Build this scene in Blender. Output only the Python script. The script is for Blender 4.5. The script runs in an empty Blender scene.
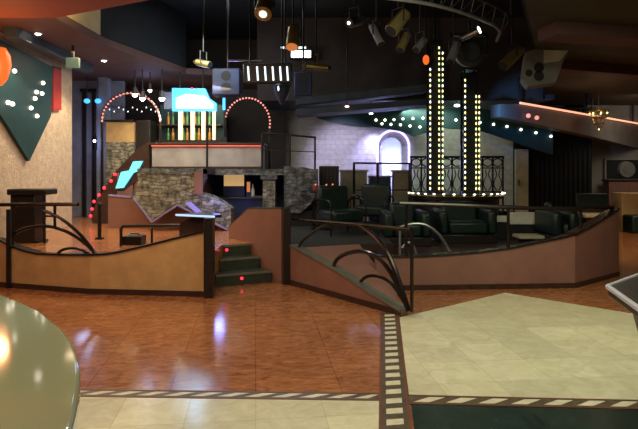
import bpy, bmesh, math, random
from mathutils import Vector, Matrix
random.seed(7)
S = bpy.context.scene
COL = S.collection
F, HC, CX, HY = 560.0, 1.6, 319.0, 170.0     # focal length (px), eye height, principal column, horizon row

def at(x, y, d):                              # image measurement + real distance -> place in the room
    return Vector(((x - CX) / F * d, d, HC - (y - HY) / F * d))
def on_z(x, y, z):
    return at(x, y, F * (HC - z) / (y - HY))
def on_line(x, y, P, Q):                      # on the upright plane through plan points P, Q
    k = (x - CX) / F
    dx, dy = Q[0] - P[0], Q[1] - P[1]
    t = (k * P[1] - P[0]) / (dx - k * dy)
    return at(x, y, P[1] + t * dy)

# ------------------------------------------------------------------ materials
def new_mat(name):
    m = bpy.data.materials.new(name); m.use_nodes = True
    n = m.node_tree; b = n.nodes['Principled BSDF']
    return m, n, b
def coords(n, scale=(1, 1, 1), rot=0):
    tc = n.nodes.new('ShaderNodeNewGeometry'); mp = n.nodes.new('ShaderNodeMapping')
    n.links.new(tc.outputs['Position'], mp.inputs['Vector'])
    mp.inputs['Scale'].default_value = scale; mp.inputs['Rotation'].default_value = (0, 0, rot)
    return mp.outputs['Vector']
def mat(name, c, rough=.5, metal=0, var=.15, vs=6, bump=0, bs=40, em=None, es=0, vscale=(1, 1, 1), spec=.5):
    m, n, b = new_mat(name)
    v = coords(n, vscale)
    no = n.nodes.new('ShaderNodeTexNoise'); no.inputs['Scale'].default_value = vs; no.inputs['Detail'].default_value = 5
    n.links.new(v, no.inputs['Vector'])
    r = n.nodes.new('ShaderNodeValToRGB')
    r.color_ramp.elements[0].position = .3; r.color_ramp.elements[1].position = .7
    r.color_ramp.elements[0].color = (*[x * (1 - var) for x in c], 1)
    r.color_ramp.elements[1].color = (*[min(1, x * (1 + var)) for x in c], 1)
    n.links.new(no.outputs['Fac'], r.inputs['Fac']); n.links.new(r.outputs['Color'], b.inputs['Base Color'])
    b.inputs['Roughness'].default_value = rough; b.inputs['Metallic'].default_value = metal
    b.inputs['Specular IOR Level'].default_value = spec
    if bump:
        n2 = n.nodes.new('ShaderNodeTexNoise'); n2.inputs['Scale'].default_value = bs; n2.inputs['Detail'].default_value = 4
        n.links.new(v, n2.inputs['Vector'])
        bp = n.nodes.new('ShaderNodeBump'); bp.inputs['Strength'].default_value = bump; bp.inputs['Distance'].default_value = .02
        n.links.new(n2.outputs['Fac'], bp.inputs['Height']); n.links.new(bp.outputs['Normal'], b.inputs['Normal'])
    if em:
        b.inputs['Emission Color'].default_value = (*em, 1); b.inputs['Emission Strength'].default_value = es
    return m
def tile_mat(name, c1, c2, grout, size, rough, stretch=(1, 1, 1), rot=-.1125, nscale=5, gw=.004, spec=.5):
    m, n, b = new_mat(name)
    v = coords(n, (1, 1, 1), rot)
    br = n.nodes.new('ShaderNodeTexBrick'); br.offset = 0; br.squash = 1
    br.inputs['Scale'].default_value = 1; br.inputs['Brick Width'].default_value = size[0]; br.inputs['Row Height'].default_value = size[1]
    br.inputs['Mortar Size'].default_value = gw; br.inputs['Mortar Smooth'].default_value = .3; br.inputs['Bias'].default_value = 0
    br.inputs['Color1'].default_value = (.8, .8, .8, 1); br.inputs['Color2'].default_value = (1, 1, 1, 1); br.inputs['Mortar'].default_value = (*grout, 1)
    n.links.new(v, br.inputs['Vector'])
    mp = n.nodes.new('ShaderNodeMapping'); mp.inputs['Scale'].default_value = stretch; n.links.new(v, mp.inputs['Vector'])
    no = n.nodes.new('ShaderNodeTexNoise'); no.inputs['Scale'].default_value = nscale; no.inputs['Detail'].default_value = 8; no.inputs['Roughness'].default_value = .65
    no.inputs['Distortion'].default_value = 1.2
    n.links.new(mp.outputs['Vector'], no.inputs['Vector'])
    r = n.nodes.new('ShaderNodeValToRGB'); r.color_ramp.elements[0].position = .32; r.color_ramp.elements[1].position = .68
    r.color_ramp.elements[0].color = (*c1, 1); r.color_ramp.elements[1].color = (*c2, 1)
    n.links.new(no.outputs['Fac'], r.inputs['Fac'])
    mx = n.nodes.new('ShaderNodeMixRGB'); mx.blend_type = 'MULTIPLY'; mx.inputs['Fac'].default_value = 1
    n.links.new(r.outputs['Color'], mx.inputs['Color1']); n.links.new(br.outputs['Color'], mx.inputs['Color2'])
    n.links.new(mx.outputs['Color'], b.inputs['Base Color'])
    n3 = n.nodes.new('ShaderNodeMapRange'); n3.inputs['To Min'].default_value = rough * .8; n3.inputs['To Max'].default_value = rough * 1.25
    n.links.new(no.outputs['Fac'], n3.inputs['Value']); n.links.new(n3.outputs['Result'], b.inputs['Roughness'])
    b.inputs['Specular IOR Level'].default_value = spec
    bp = n.nodes.new('ShaderNodeBump'); bp.inputs['Strength'].default_value = .12; bp.inputs['Distance'].default_value = .004
    n.links.new(no.outputs['Fac'], bp.inputs['Height']); n.links.new(bp.outputs['Normal'], b.inputs['Normal'])
    return m
def masonry(name, c1, c2, mortar, w, h, rough=.8, rough_noise=.25, upright=True, msize=.01, bstr=.8, wob=.04, wsc=3):
    m, n, b = new_mat(name)
    tc = n.nodes.new('ShaderNodeNewGeometry')
    sp = n.nodes.new('ShaderNodeSeparateXYZ'); n.links.new(tc.outputs['Position'], sp.inputs[0])
    ad = n.nodes.new('ShaderNodeMath'); ad.operation = 'ADD'; n.links.new(sp.outputs['X'], ad.inputs[0]); n.links.new(sp.outputs['Y'], ad.inputs[1])
    cb = n.nodes.new('ShaderNodeCombineXYZ'); n.links.new(ad.outputs[0], cb.inputs['X']); n.links.new(sp.outputs['Z'], cb.inputs['Y'])
    wn = n.nodes.new('ShaderNodeTexNoise'); wn.inputs['Scale'].default_value = 3; n.links.new(tc.outputs['Position'], wn.inputs['Vector'])
    mixv = n.nodes.new('ShaderNodeMixRGB'); mixv.inputs['Fac'].default_value = wob; wn.inputs['Scale'].default_value = wsc
    n.links.new(cb.outputs[0], mixv.inputs['Color1']); n.links.new(wn.outputs['Color'], mixv.inputs['Color2'])
    br = n.nodes.new('ShaderNodeTexBrick'); br.inputs['Scale'].default_value = 1
    br.inputs['Brick Width'].default_value = w; br.inputs['Row Height'].default_value = h; br.inputs['Mortar Size'].default_value = msize
    br.inputs['Mortar Smooth'].default_value = .4
    br.inputs['Color1'].default_value = (*c1, 1); br.inputs['Color2'].default_value = (*c2, 1); br.inputs['Mortar'].default_value = (*mortar, 1)
    n.links.new(mixv.outputs[0], br.inputs['Vector'])
    no = n.nodes.new('ShaderNodeTexNoise'); no.inputs['Scale'].default_value = 9; no.inputs['Detail'].default_value = 6; n.links.new(tc.outputs['Position'], no.inputs['Vector'])
    r = n.nodes.new('ShaderNodeValToRGB'); r.color_ramp.elements[0].position = .3; r.color_ramp.elements[1].position = .72
    lo = 1 - rough_noise * 2
    r.color_ramp.elements[0].color = (lo, lo, lo, 1); r.color_ramp.elements[1].color = (1, 1, 1, 1)
    n.links.new(no.outputs['Fac'], r.inputs['Fac'])
    mx = n.nodes.new('ShaderNodeMixRGB'); mx.blend_type = 'MULTIPLY'; mx.inputs['Fac'].default_value = 1
    n.links.new(br.outputs['Color'], mx.inputs['Color1']); n.links.new(r.outputs['Color'], mx.inputs['Color2'])
    n.links.new(mx.outputs[0], b.inputs['Base Color']); b.inputs['Roughness'].default_value = rough
    sb = n.nodes.new('ShaderNodeMath'); sb.operation = 'SUBTRACT'; n.links.new(no.outputs['Fac'], sb.inputs[0]); n.links.new(br.outputs['Fac'], sb.inputs[1])
    bp = n.nodes.new('ShaderNodeBump'); bp.inputs['Strength'].default_value = bstr; bp.inputs['Distance'].default_value = .03
    n.links.new(sb.outputs[0], bp.inputs['Height']); n.links.new(bp.outputs['Normal'], b.inputs['Normal'])
    return m
def glow(name, c, s, base=None):
    m, n, b = new_mat(name)
    b.inputs['Base Color'].default_value = (*(base or c), 1)
    b.inputs['Emission Color'].default_value = (*c, 1); b.inputs['Emission Strength'].default_value = s
    b.inputs['Roughness'].default_value = .4
    return m

M = {}
M['floor'] = tile_mat('terracotta wood-look tile', (.20, .065, .025), (.46, .205, .09), (.5, .4, .34), (.62, .62), .11, stretch=(1, 2.4, 1), nscale=7, gw=.003)
M['cream'] = tile_mat('cream marbled tile', (.55, .52, .33), (.70, .68, .49), (.75, .72, .66), (.45, .45), .34, nscale=6)
M['cream_gloss'] = tile_mat('polished cream tile', (.57, .54, .35), (.72, .70, .52), (.75, .72, .66), (.45, .45), .15, nscale=6)
M['greenfloor'] = tile_mat('dark green tile', (.010, .022, .018), (.022, .045, .036), (.6, .6, .6), (.45, .45), .25, nscale=5)
M['platform'] = tile_mat('orange platform tile', (.36, .13, .045), (.56, .25, .10), (.6, .5, .45), (.45, .45), .18, nscale=5)
M['band_dark'] = mat('band olive tile', (.085, .07, .04), .35, var=.35, vs=18)
M['band_light'] = mat('band cream tile', (.60, .56, .42), .35, var=.12, vs=14)
M['band_edge'] = mat('band brown edge', (.14, .05, .03), .4)
M['peach'] = mat('peach plaster', (.54, .34, .15), .6, var=.12, vs=5, bump=.15, bs=30)
M['rose'] = mat('rose plaster', (.25, .125, .095), .55, var=.1, vs=4, bump=.12, bs=30)
M['stucco'] = mat('cream stucco', (.58, .47, .34), .85, var=.16, vs=9, bump=.8, bs=22)
M['teal'] = mat('teal painted board', (.003, .040, .044), .55, var=.2, vs=4)
M['dteal'] = mat('dark teal board', (.006, .05, .045), .6, var=.25, vs=3)
M['red'] = mat('red board', (.38, .03, .02), .5)
M['black'] = mat('black painted metal', (.014, .013, .014), .35, metal=.2, var=.3)
M['blackwood'] = mat('black stained wood', (.016, .013, .012), .3, var=.4, vs=9, vscale=(1, 1, 6))
M['bronze'] = mat('dark bronze tube', (.05, .043, .038), .25, metal=.8, var=.2)
M['chrome'] = mat('brushed chrome', (.62, .63, .66), .18, metal=1, var=.06)
M['ceil_red'] = mat('rust red ceiling paint', (.30, .072, .03), .7, var=.1, vs=2)
M['ceil_maroon'] = mat('maroon ceiling paint', (.10, .045, .036), .7, var=.15, vs=3)
M['ceil_olive'] = mat('olive ceiling paint', (.05, .042, .02), .75, var=.2, vs=2)
M['ceil_dark'] = mat('dark ceiling paint', (.008, .009, .010), .8, var=.3, vs=2)
M['cove'] = mat('ochre cove plaster', (.62, .48, .24), .7, var=.12, vs=4)
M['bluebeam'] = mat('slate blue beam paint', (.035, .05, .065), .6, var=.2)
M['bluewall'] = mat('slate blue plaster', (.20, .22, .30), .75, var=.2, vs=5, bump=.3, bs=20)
M['brownwall'] = mat('brown plaster', (.04, .031, .029), .75, var=.2, vs=4)
M['ochre'] = mat('ochre plaster', (.55, .37, .15), .7, var=.12)
M['stone'] = masonry('rubble stone cladding', (.30, .29, .20), (.50, .48, .36), (.17, .16, .12), .17, .06, rough_noise=.42, msize=.007, wob=.16, wsc=5)
M['greystone'] = masonry('grey rubble stone', (.16, .18, .18), (.32, .34, .33), (.11, .12, .12), .15, .06, rough_noise=.42, msize=.006, wob=.16, wsc=5)
M['brick'] = masonry('whitewashed stone wall', (.60, .59, .54), (.68, .67, .62), (.56, .55, .50), .55, .13, rough_noise=.12, bstr=.5)
M['greywall'] = mat('grey plaster', (.24, .22, .20), .8, var=.12, vs=3)
M['niche'] = mat('white niche plaster', (.8, .8, .84), .8, var=.05)
M['beige'] = mat('beige plaster', (.36, .32, .22), .75, var=.12)
M['leather'] = mat('dark green leather', (.005, .018, .016), .42, var=.3, vs=12, bump=.15, bs=60)
M['greycounter'] = mat('pale grey counter panel', (.36, .34, .31), .6, var=.2, vs=3)
M['brightchrome'] = mat('bright satin chrome', (.75, .76, .85), .3, metal=.45, var=.04)
M['darklayer'] = mat('dark green floor layer', (.014, .018, .016), .95, var=.4, vs=60)
M['fascia'] = mat('grey brown fascia paint', (.13, .105, .095), .6, var=.15, vs=3)
M['reflect_edge'] = glow('blue white edge reflection', (.45, .68, 1), 1.0)
M['reflect_violet'] = glow('violet reflection glow', (.30, .28, .85), .4)
M['dark'] = mat('near black paint', (.008, .008, .009), .7, var=.3)
M['curtain'] = mat('black curtain cloth', (.004, .004, .005), .9, var=.2, vs=3, vscale=(8, 8, .4))
M['counter'] = mat('pale olive lacquer', (.21, .215, .12), .07, var=.06, vs=2)
M['counterbody'] = mat('dark bar front', (.05, .04, .03), .5)
M['darkbrown'] = mat('dark brown wood', (.045, .022, .016), .4, var=.3, vs=8)
M['tread'] = mat('dark green stair tread', (.035, .045, .032), .3, var=.3, vs=10)
M['nosing'] = mat('grey stair nosing', (.20, .21, .17), .35, metal=.4)
M['gold'] = mat('gold anodised metal', (.42, .33, .12), .3, metal=.8)
M['darkpipe'] = mat('dark grey pipe', (.09, .09, .095), .4, metal=.5)
M['dispyellow'] = glow('amber display', (1, .62, .22), .42)
M['silver'] = mat('dull aluminium', (.35, .35, .36), .35, metal=.7)
M['navy'] = mat('navy metal', (.025, .035, .09), .4, metal=.3)
M['speakergrey'] = mat('grey speaker cabinet', (.20, .20, .185), .6)
M['cone'] = mat('black speaker cone', (.012, .012, .012), .6)
M['whitepaint'] = mat('white painted wood', (.7, .68, .6), .5)
M['purple'] = mat('polished cap tinted for violet light', (.46, .43, .78), .2, metal=.4)  # violet tint stands in for coloured light caught by the polished tops
M['glassgreen'] = mat('green bottle glass', (.06, .22, .06), .1)
M['glassamber'] = mat('amber bottle glass', (.40, .17, .02), .1)
M['bulb'] = glow('warm white bulb', (1, .93, .75), 4)
M['bulb_y'] = glow('yellow bulb', (1, .80, .32), 2.2)
M['bulb_g'] = glow('pale green bulb', (.70, 1, .45), 1.8)
M['bulb_w'] = glow('cool white bulb', (.9, .97, 1), 2.4)
M['bulb_pk'] = glow('pink white bulb', (1, .55, .5), 4)
M['bulb_red'] = glow('red bulb', (1, .035, .06), 2)
M['bulb_pink'] = glow('pink bulb', (1, .34, .26), .9)
M['lens'] = glow('warm lamp lens', (1, .9, .75), 14)
M['orange'] = glow('orange lamp shade', (1, .15, .02), 1.1, (.25, .03, .01))
M['sign'] = glow('blue sign face', (.06, .42, 1), 1.7)
M['signcore'] = glow('white sign letters', (.62, .90, 1), 2.6)
M['cyan'] = glow('cyan reflection cap', (.16, .75, .95), .95)
M['neon_red'] = glow('red neon', (1, .14, .09), .7)
M['neon_warm'] = glow('warm pink neon', (1, .42, .25), 1.3)
M['neon_violet'] = glow('violet neon', (.55, .48, 1), 2.2)
M['tube'] = glow('cold white tube', (.70, .88, 1), 1.6)
M['warmpanel'] = glow('warm backlit panel', (1, .80, .50), .85)
M['exit'] = glow('pale green sign face', (.45, .8, .55), .13, (.08, .12, .09))
M['lamporange'] = glow('orange spot glass', (1, .35, .10), .4)
M['whitelens'] = glow('white spot lens', (.95, 1, 1), 6)

# ------------------------------------------------------------------ mesh builder
class MB:
    def __init__(s): s.v, s.f, s.m = [], [], []
    def add(s, vs, fs, mi=0):
        o = len(s.v); s.v += [Vector(v) for v in vs]; s.f += [[i + o for i in f] for f in fs]; s.m += [mi] * len(fs); return s
    def box(s, x0, x1, y0, y1, z0, z1, mi=0):
        vs = [(x, y, z) for z in (z0, z1) for y in (y0, y1) for x in (x0, x1)]
        return s.add(vs, [(0, 1, 3, 2), (4, 5, 7, 6), (0, 1, 5, 4), (2, 3, 7, 6), (0, 2, 6, 4), (1, 3, 7, 5)], mi)
    def slab(s, pts, off, mi=0):
        n = len(pts); off = Vector(off); a = [Vector(p) for p in pts]; b = [p + off for p in a]
        fs = [list(range(n)), list(range(n, 2 * n))[::-1]] + [(i, (i + 1) % n, n + (i + 1) % n, n + i) for i in range(n)]
        return s.add(a + b, fs, mi)
    def prism(s, poly, z0, z1, mi=0): return s.slab([(p[0], p[1], z0) for p in poly], (0, 0, z1 - z0), mi)
    def wall(s, P, Q, z0, z1, t, mi=0):          # from plan point P to Q, thickness t away from the camera
        P, Q = Vector((P[0], P[1], 0)), Vector((Q[0], Q[1], 0)); d = (Q - P).normalized(); nrm = Vector((-d.y, d.x, 0))
        if nrm.y < 0: nrm = -nrm
        return s.slab([(P.x, P.y, z0), (Q.x, Q.y, z0), (Q.x, Q.y, z1), (P.x, P.y, z1)], nrm * t, mi)
    def cyl(s, p0, p1, r0, r1=None, n=14, mi=0):
        r1 = r0 if r1 is None else r1; p0, p1 = Vector(p0), Vector(p1)
        w = (p1 - p0).normalized(); u = w.orthogonal().normalized(); q = w.cross(u); vs = []
        for p, r in ((p0, r0), (p1, r1)):
            vs += [p + (u * math.cos(2 * math.pi * i / n) + q * math.sin(2 * math.pi * i / n)) * r for i in range(n)]
        return s.add(vs, [list(range(n))[::-1], list(range(n, 2 * n))] + [(i, (i + 1) % n, n + (i + 1) % n, n + i) for i in range(n)], mi)
    def tube(s, pts, r, n=10, smooth=0, mi=0, closed=False):
        pts = [Vector(p) for p in pts]
        for _ in range(smooth):
            new = [pts[0]]
            for a, b in zip(pts, pts[1:]): new += [a * .75 + b * .25, a * .25 + b * .75]
            pts = new + [pts[-1]]
        N = len(pts); vs, fs = [], []; u = None
        for i, p in enumerate(pts):
            if closed: t = (pts[(i + 1) % N] - pts[i - 1]).normalized()
            else: t = (pts[min(i + 1, N - 1)] - pts[max(i - 1, 0)]).normalized()
            u = t.orthogonal().normalized() if u is None else (u - t * u.dot(t)).normalized()
            q = t.cross(u)
            vs += [p + (u * math.cos(2 * math.pi * k / n) + q * math.sin(2 * math.pi * k / n)) * r for k in range(n)]
        for i in range(N if closed else N - 1):
            j = (i + 1) % N
            fs += [(i * n + k, i * n + (k + 1) % n, j * n + (k + 1) % n, j * n + k) for k in range(n)]
        if not closed: fs += [list(range(n))[::-1], list(range((N - 1) * n, N * n))]
        return s.add(vs, fs, mi)
    def lathe(s, prof, c, n=28, mi=0):
        c = Vector(c); vs, fs = [], []
        for r, z in prof: vs += [c + Vector((r * math.cos(2 * math.pi * k / n), r * math.sin(2 * math.pi * k / n), z)) for k in range(n)]
        for i in range(len(prof) - 1): fs += [(i * n + k, i * n + (k + 1) % n, (i + 1) * n + (k + 1) % n, (i + 1) * n + k) for k in range(n)]
        fs += [list(range(n))[::-1], list(range((len(prof) - 1) * n, len(prof) * n))]
        return s.add(vs, fs, mi)
    def ball(s, c, r, n=10, sc=(1, 1, 1), mi=0):
        prof = [(math.sin(math.pi * i / n), -math.cos(math.pi * i / n)) for i in range(n + 1)]
        c = Vector(c); vs = [c + Vector((0, 0, -r * sc[2]))]; k2 = n * 2 - 4
        for a, z in prof[1:-1]: vs += [c + Vector((a * math.cos(2 * math.pi * k / k2) * r * sc[0], a * math.sin(2 * math.pi * k / k2) * r * sc[1], z * r * sc[2])) for k in range(k2)]
        vs.append(c + Vector((0, 0, r * sc[2]))); fs = []
        for k in range(k2): fs.append((0, 1 + (k + 1) % k2, 1 + k))
        for i in range(n - 2): fs += [(1 + i * k2 + k, 1 + i * k2 + (k + 1) % k2, 1 + (i + 1) * k2 + (k + 1) % k2, 1 + (i + 1) * k2 + k) for k in range(k2)]
        b = 1 + (n - 2) * k2; t = len(vs) - 1
        for k in range(k2): fs.append((b + k, b + (k + 1) % k2, t))
        return s.add(vs, fs, mi)
    def build(s, name, mats, parent=None, smooth=True, bevel=0):
        if not isinstance(mats, (list, tuple)): mats = [mats]
        me = bpy.data.meshes.new(name)
        xs = [v.x for v in s.v]; ys = [v.y for v in s.v]; zs = [v.z for v in s.v]
        root = parent
        while root is not None and root.parent is not None: root = root.parent
        org = Vector(root.location) if root else Vector(((min(xs) + max(xs)) / 2, (min(ys) + max(ys)) / 2, min(zs)))
        bm = bmesh.new(); bv = [bm.verts.new(v - org) for v in s.v]
        for f, mi in zip(s.f, s.m):
            try: fc = bm.faces.new([bv[i] for i in f]); fc.material_index = mi
            except ValueError: pass
        bmesh.ops.recalc_face_normals(bm, faces=bm.faces); bm.to_mesh(me); bm.free()
        for m in mats: me.materials.append(M[m])
        if smooth:
            for p in me.polygons: p.use_smooth = True
            me.set_sharp_from_angle(angle=math.radians(32))
        o = bpy.data.objects.new(name, me); COL.objects.link(o)
        if parent: o.parent = parent
        else: o.location = org
        if bevel:
            bo = o.modifiers.new('bevel', 'BEVEL'); bo.width = bevel; bo.segments = 2; bo.limit_method = 'ANGLE'
        return o

def tag(o, label, cat, group=None):
    o['label'] = label; o['category'] = cat
    if group: o['group'] = group
    return o
def thing(name, label, cat, loc, group=None):
    o = bpy.data.objects.new(name, None); o.empty_display_size = .1; COL.objects.link(o); o.location = loc
    return tag(o, label, cat, group)
def struct(name, mb, m, parent=None, **k):
    o = mb.build(name, m, parent, **k)
    if not parent: o['kind'] = 'structure'
    return o
def copy_part(src, parent, off):
    c = src.copy(); COL.objects.link(c); c.parent = parent; c.location = off; return c
def dup(root, loc, label):
    r = root.copy(); COL.objects.link(r); r.location = loc; r['label'] = label
    for ch in list(root.children):
        c = ch.copy(); COL.objects.link(c); c.parent = r
        for g in list(ch.children):
            d = g.copy(); COL.objects.link(d); d.parent = c
    return r
def bulbs(root, pts, r, mats, name='bulb', sc=(1, 1, 1), host=None):
    """each bulb is a part; bulbs of a colour share a mesh"""
    protos = {}; org = Vector(root.location)
    for i, p in enumerate(pts):
        m = mats[i % len(mats)]
        if m not in protos:
            o = MB().ball(org, r, 8, sc).build(name, m, root); protos[m] = o
            if host: o.parent = host
        else:
            o = protos[m].copy(); COL.objects.link(o); o.parent = host or root
        o.location = Vector(p) - org

# ================================================================== THE ROOM
Z1, Z2 = .5, .38            # raised floor on the left, raised floor of the lounge
struct('floor', MB().box(-9.5, 12, -4, 18, -.1, 0), 'floor')
c = [on_z(399, 318, 0), on_z(505, 293, 0), on_z(627, 313, 0), Vector((5.2, 4.75, 0)), Vector((5.2, 3.45, 0)), on_z(638, 400.5, 0), on_z(409, 395, 0)]
struct('floor.001', MB().prism([p.xy for p in c], 0, .004), 'cream')
c = [on_z(60, 397, 0), on_z(379, 401, 0), Vector((.05, .6, 0)), Vector((-2.0, .6, 0)), Vector((-2.0, 3.92, 0))]
struct('floor.002', MB().prism([p.xy for p in c], 0, .004), 'cream_gloss')
c = [on_z(411, 405, 0), on_z(638, 410.5, 0), Vector((5.2, 3.3, 0)), Vector((5.2, .4, 0)), Vector((.25, .4, 0))]
struct('floor.003', MB().prism([p.xy for p in c], 0, .004), 'greenfloor')
def band(name, P, Q, w, n, skew, m0=.034, m1=.034):
    """inlaid border: dark strip with slanted cream tiles and brown edges"""
    P, Q = Vector((P[0], P[1])), Vector((Q[0], Q[1])); d = (Q - P); L = d.length; d.normalize(); nn = Vector((-d.y, d.x))
    q = lambda a, b: P + d * a + nn * b
    mb = MB().prism([q(0, 0), q(L, 0), q(L, w), q(0, w)], 0, .006, 0)
    for b0, b1 in ((0, .022), (w - .018, w)): mb.prism([q(0, b0), q(L, b0), q(L, b1), q(0, b1)], .006, .0072, 2)
    st = L / n
    for i in range(n):
        a = i * st + st * .12
        a2 = a + skew
        e = a + st * .5; e2 = e + skew
        mb.prism([q(max(0, a), m0), q(min(L, e), m0), q(min(L, e2), w - m1), q(min(L, a2), w - m1)], .006, .0074, 1)
    o = mb.build(name, ['band_dark', 'band_light', 'band_edge'], smooth=False); o['kind'] = 'structure'
vb0, vb1 = on_z(379, 429, 0), on_z(380.5, 313, 0)
dv = (vb1 - vb0).normalized(); vb0 = vb0 - dv * 2.4; nv = Vector((dv.y, -dv.x, 0))
band('trim_1', (vb0 + nv * .205).xy, (vb1 + nv * .205).xy, .205, 32, -.03, .05, .046)
fb0, fb1 = on_z(50, 397, 0), on_z(379, 401.5, 0); band('trim_2', fb0.xy, fb1.xy, .135, 12, .12)
fb0, fb1 = on_z(410, 404.8, 0), on_z(638, 410, 0); fb1 = fb1 + (fb1 - fb0) * .6; band('trim_3', fb0.xy, fb1.xy, .155, 11, .12)

# raised floors
L0, L1, L2 = Vector((-4.36, 7.66, 0)), Vector((-2.96, 7.23, 0)), Vector((-1.374, 7.06, 0))
WA, WB = Vector((-.53, 7.86, 0)), Vector((-1.45, 9.0, 0))
wing = lambda t: WA + (WB - WA) * t
P1 = [(-9.4, 9.0), (-5.5, 8.08), (-4.36, 7.72), (-2.96, 7.29), (-1.42, 7.13), (-1.42, 8.25), wing(.52).xy[:], (-.50, 7.9), (-.38, 7.88), (.6, 8.3), (1.1, 8.3), (1.1, 15), (-9.4, 15)]
struct('floor.004', MB().prism(P1, 0.002, Z1), 'platform')
P2 = [(1.12, 7.8), (3.45, 7.8), (4.4, 8.6), (5.0, 15), (1.12, 15)]
struct('floor.005', MB().prism(P2, .002, Z2), 'darkbrown')
# ramp between the tapered wall and the lounge wall
E, G = Vector((.888, 6.2, .012)), Vector((.6, 8.28, Z1)); Fp = Vector((1.0, 7.25, .012)); H = Vector((-.36, 7.9, Z1))
struct('floor.006', MB().slab([E, Fp, G, H], (0, 0, -.01)), 'rose')

struct('floor.009', MB().prism([(-.33, 7.93), (.58, 8.32), (1.1, 8.32), (1.1, 12.0), (-1.0, 12.0), (-1.0, 8.9)], Z1 + .0005, Z1 + .004), 'darklayer')  # dark layer laid over the orange platform floor
struct('trim_14', MB().box(.6, 1.11, 8.27, 8.298, .002, Z1 + .004), 'darkbrown')
# walls
struct('wall_left', MB().slab([(-4.94, 11.2, 0.502), (-4.85, 8.2, .502), (-4.85, 8.2, 3.7), (-4.94, 11.2, 3.7)], (-.35, 0, 0)), 'stucco')
struct('wall_outer_left', MB().box(-9.5, -9.4, -4, 15, 0, 3.7), 'stucco')
struct('wall_corridor', MB().box(-6.2, -4.62, 13.2, 13.35, Z1 + .002, 3.7), 'bluewall')
struct('wall_back_left', MB().box(-9.4, -.9, 14.6, 14.8, Z1 + .002, 5.0), 'brownwall')
struct('wall_rear', MB().box(-9.5, 12, -4.1, -4, 0, 5), 'brownwall')
struct('wall_outer_right', MB().box(11.9, 12, -4, 18, 0, 5), 'greywall')
struct('wall_back_right', MB().box(7.6, 12, 17.3, 17.5, 0, 3.6), 'greywall')
# whitewashed stone wall with an arched niche
DB = 15.0
def arch_pts(x0, x1, ytop, d, n=14):
    cx = (x0 + x1) / 2; rx = (x1 - x0) / 2; yc = ytop + rx
    return [at(cx - rx * math.cos(math.pi * i / n), yc - rx * math.sin(math.pi * i / n), d) for i in range(n + 1)]
ap = arch_pts(382, 401.5, 137.5, DB); zb = 1.0
mid = len(ap) // 2
lft = [Vector((-.9, DB, Z1)), Vector((ap[0].x, DB, Z1)), Vector((ap[0].x, DB, zb))] + ap[:mid + 1] + [Vector((ap[mid].x, DB, 3.2)), Vector((-.9, DB, 3.2))]
rgt = [Vector((ap[-1].x, DB, Z1)), Vector((5.2, DB, Z1)), Vector((5.2, DB, 3.2)), Vector((ap[mid].x, DB, 3.2))] + ap[mid:] + [Vector((ap[-1].x, DB, zb))]
struct('wall_back', MB().slab(lft, (0, .25, 0)).slab(rgt, (0, .25, 0)).box(ap[0].x, ap[-1].x, DB, DB + .25, Z1 + .001, zb), 'brick')
nz = MB().box(ap[0].x - .15, ap[-1].x + .15, DB + .75, DB + .8, zb - .1, 2.9)
nz.box(ap[0].x - .2, ap[0].x - .1, DB + .25, DB + .8, zb - .1, 2.9).box(ap[-1].x + .1, ap[-1].x + .2, DB + .25, DB + .8, zb - .1, 2.9)
nz.box(ap[0].x - .2, ap[-1].x + .2, DB + .25, DB + .8, zb - .15, zb - .1).box(ap[0].x - .2, ap[-1].x + .2, DB + .25, DB + .8, 2.8, 2.85)
struct('wall_niche', nz, 'niche')
struct('wall_alcove', MB().box(5.2, 8.2, 17.3, 17.5, 0, 3.6).box(5.2, 5.35, 15, 17.3, Z1, 3.2), 'dark')

# ceilings: low one with an open shaft over the dance floor
ZC = 3.7
cp = [(55, 18), (105, 45)]
A1 = on_z(55, 18, ZC); A2 = on_z(150, 0, ZC)
struct('ceiling', MB().prism([(-9.5, -4), (12, -4), (12, 6.2), (2.2, 6.2), (2.0, 6.4), (A2.x, A2.y), (A1.x, A1.y), (-9.5, A1.y)], ZC, ZC + .12), 'ceil_red')
struct('ceiling.001', MB().prism([(-9.5, A1.y + .001), (A1.x, A1.y + .001), (A1.x + .05, 9.4), (-2.9, 12.2), (-1.4, 12.6), (-1.4, 14.7), (-9.5, 14.7)], ZC, ZC + .12), 'ceil_maroon')
struct('ceiling.002', MB().box(-6, 7, 5.5, 15.2, 5.0, 5.1), 'ceil_dark')
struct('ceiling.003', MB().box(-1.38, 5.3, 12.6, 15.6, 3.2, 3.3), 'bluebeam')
struct('ceiling.004', MB().prism([(2.25, 6.2), (12, 6.2), (12, 17.5), (6.5, 17.5), (4.9, 12.2), (3.6, 9.3)], 3.6, 3.7), 'ceil_olive')
struct('trim_4', MB().wall((A1.x - .06, A1.y), (A1.x - .02, 9.4), ZC + .122, 5.0, .05).wall((A1.x, A1.y - .06), (A2.x, A2.y - .06), ZC + .122, 5.0, .05), 'cove')
struct('trim_5', MB().wall((A1.x - .02, 9.41), (-2.9, 12.2), ZC + .122, 5, .05), 'ceil_dark')  # dark paint stands in for the cove light fading along this wall
struct('trim_6', MB().box(-1.38, 5.0, 12.5, 12.6, 3.15, 5.0), 'brownwall')
struct('trim_7', MB().wall((2.25, 6.2), (3.6, 9.3), 3.702, 5, .06).wall((3.6, 9.32), (4.9, 12.2), 3.702, 5, .06), 'ceil_dark')
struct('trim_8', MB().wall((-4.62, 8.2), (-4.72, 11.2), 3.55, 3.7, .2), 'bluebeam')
# maroon and olive beams under the right-hand ceiling
for i, (P, Q) in enumerate((((3.2, 7.5), (12, 9.5)), ((3.9, 9.9), (12, 13.0)))):
    struct('trim_%d' % (9 + i), MB().wall(P, Q, 3.42, 3.598, .45), 'ceil_maroon')

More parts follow.
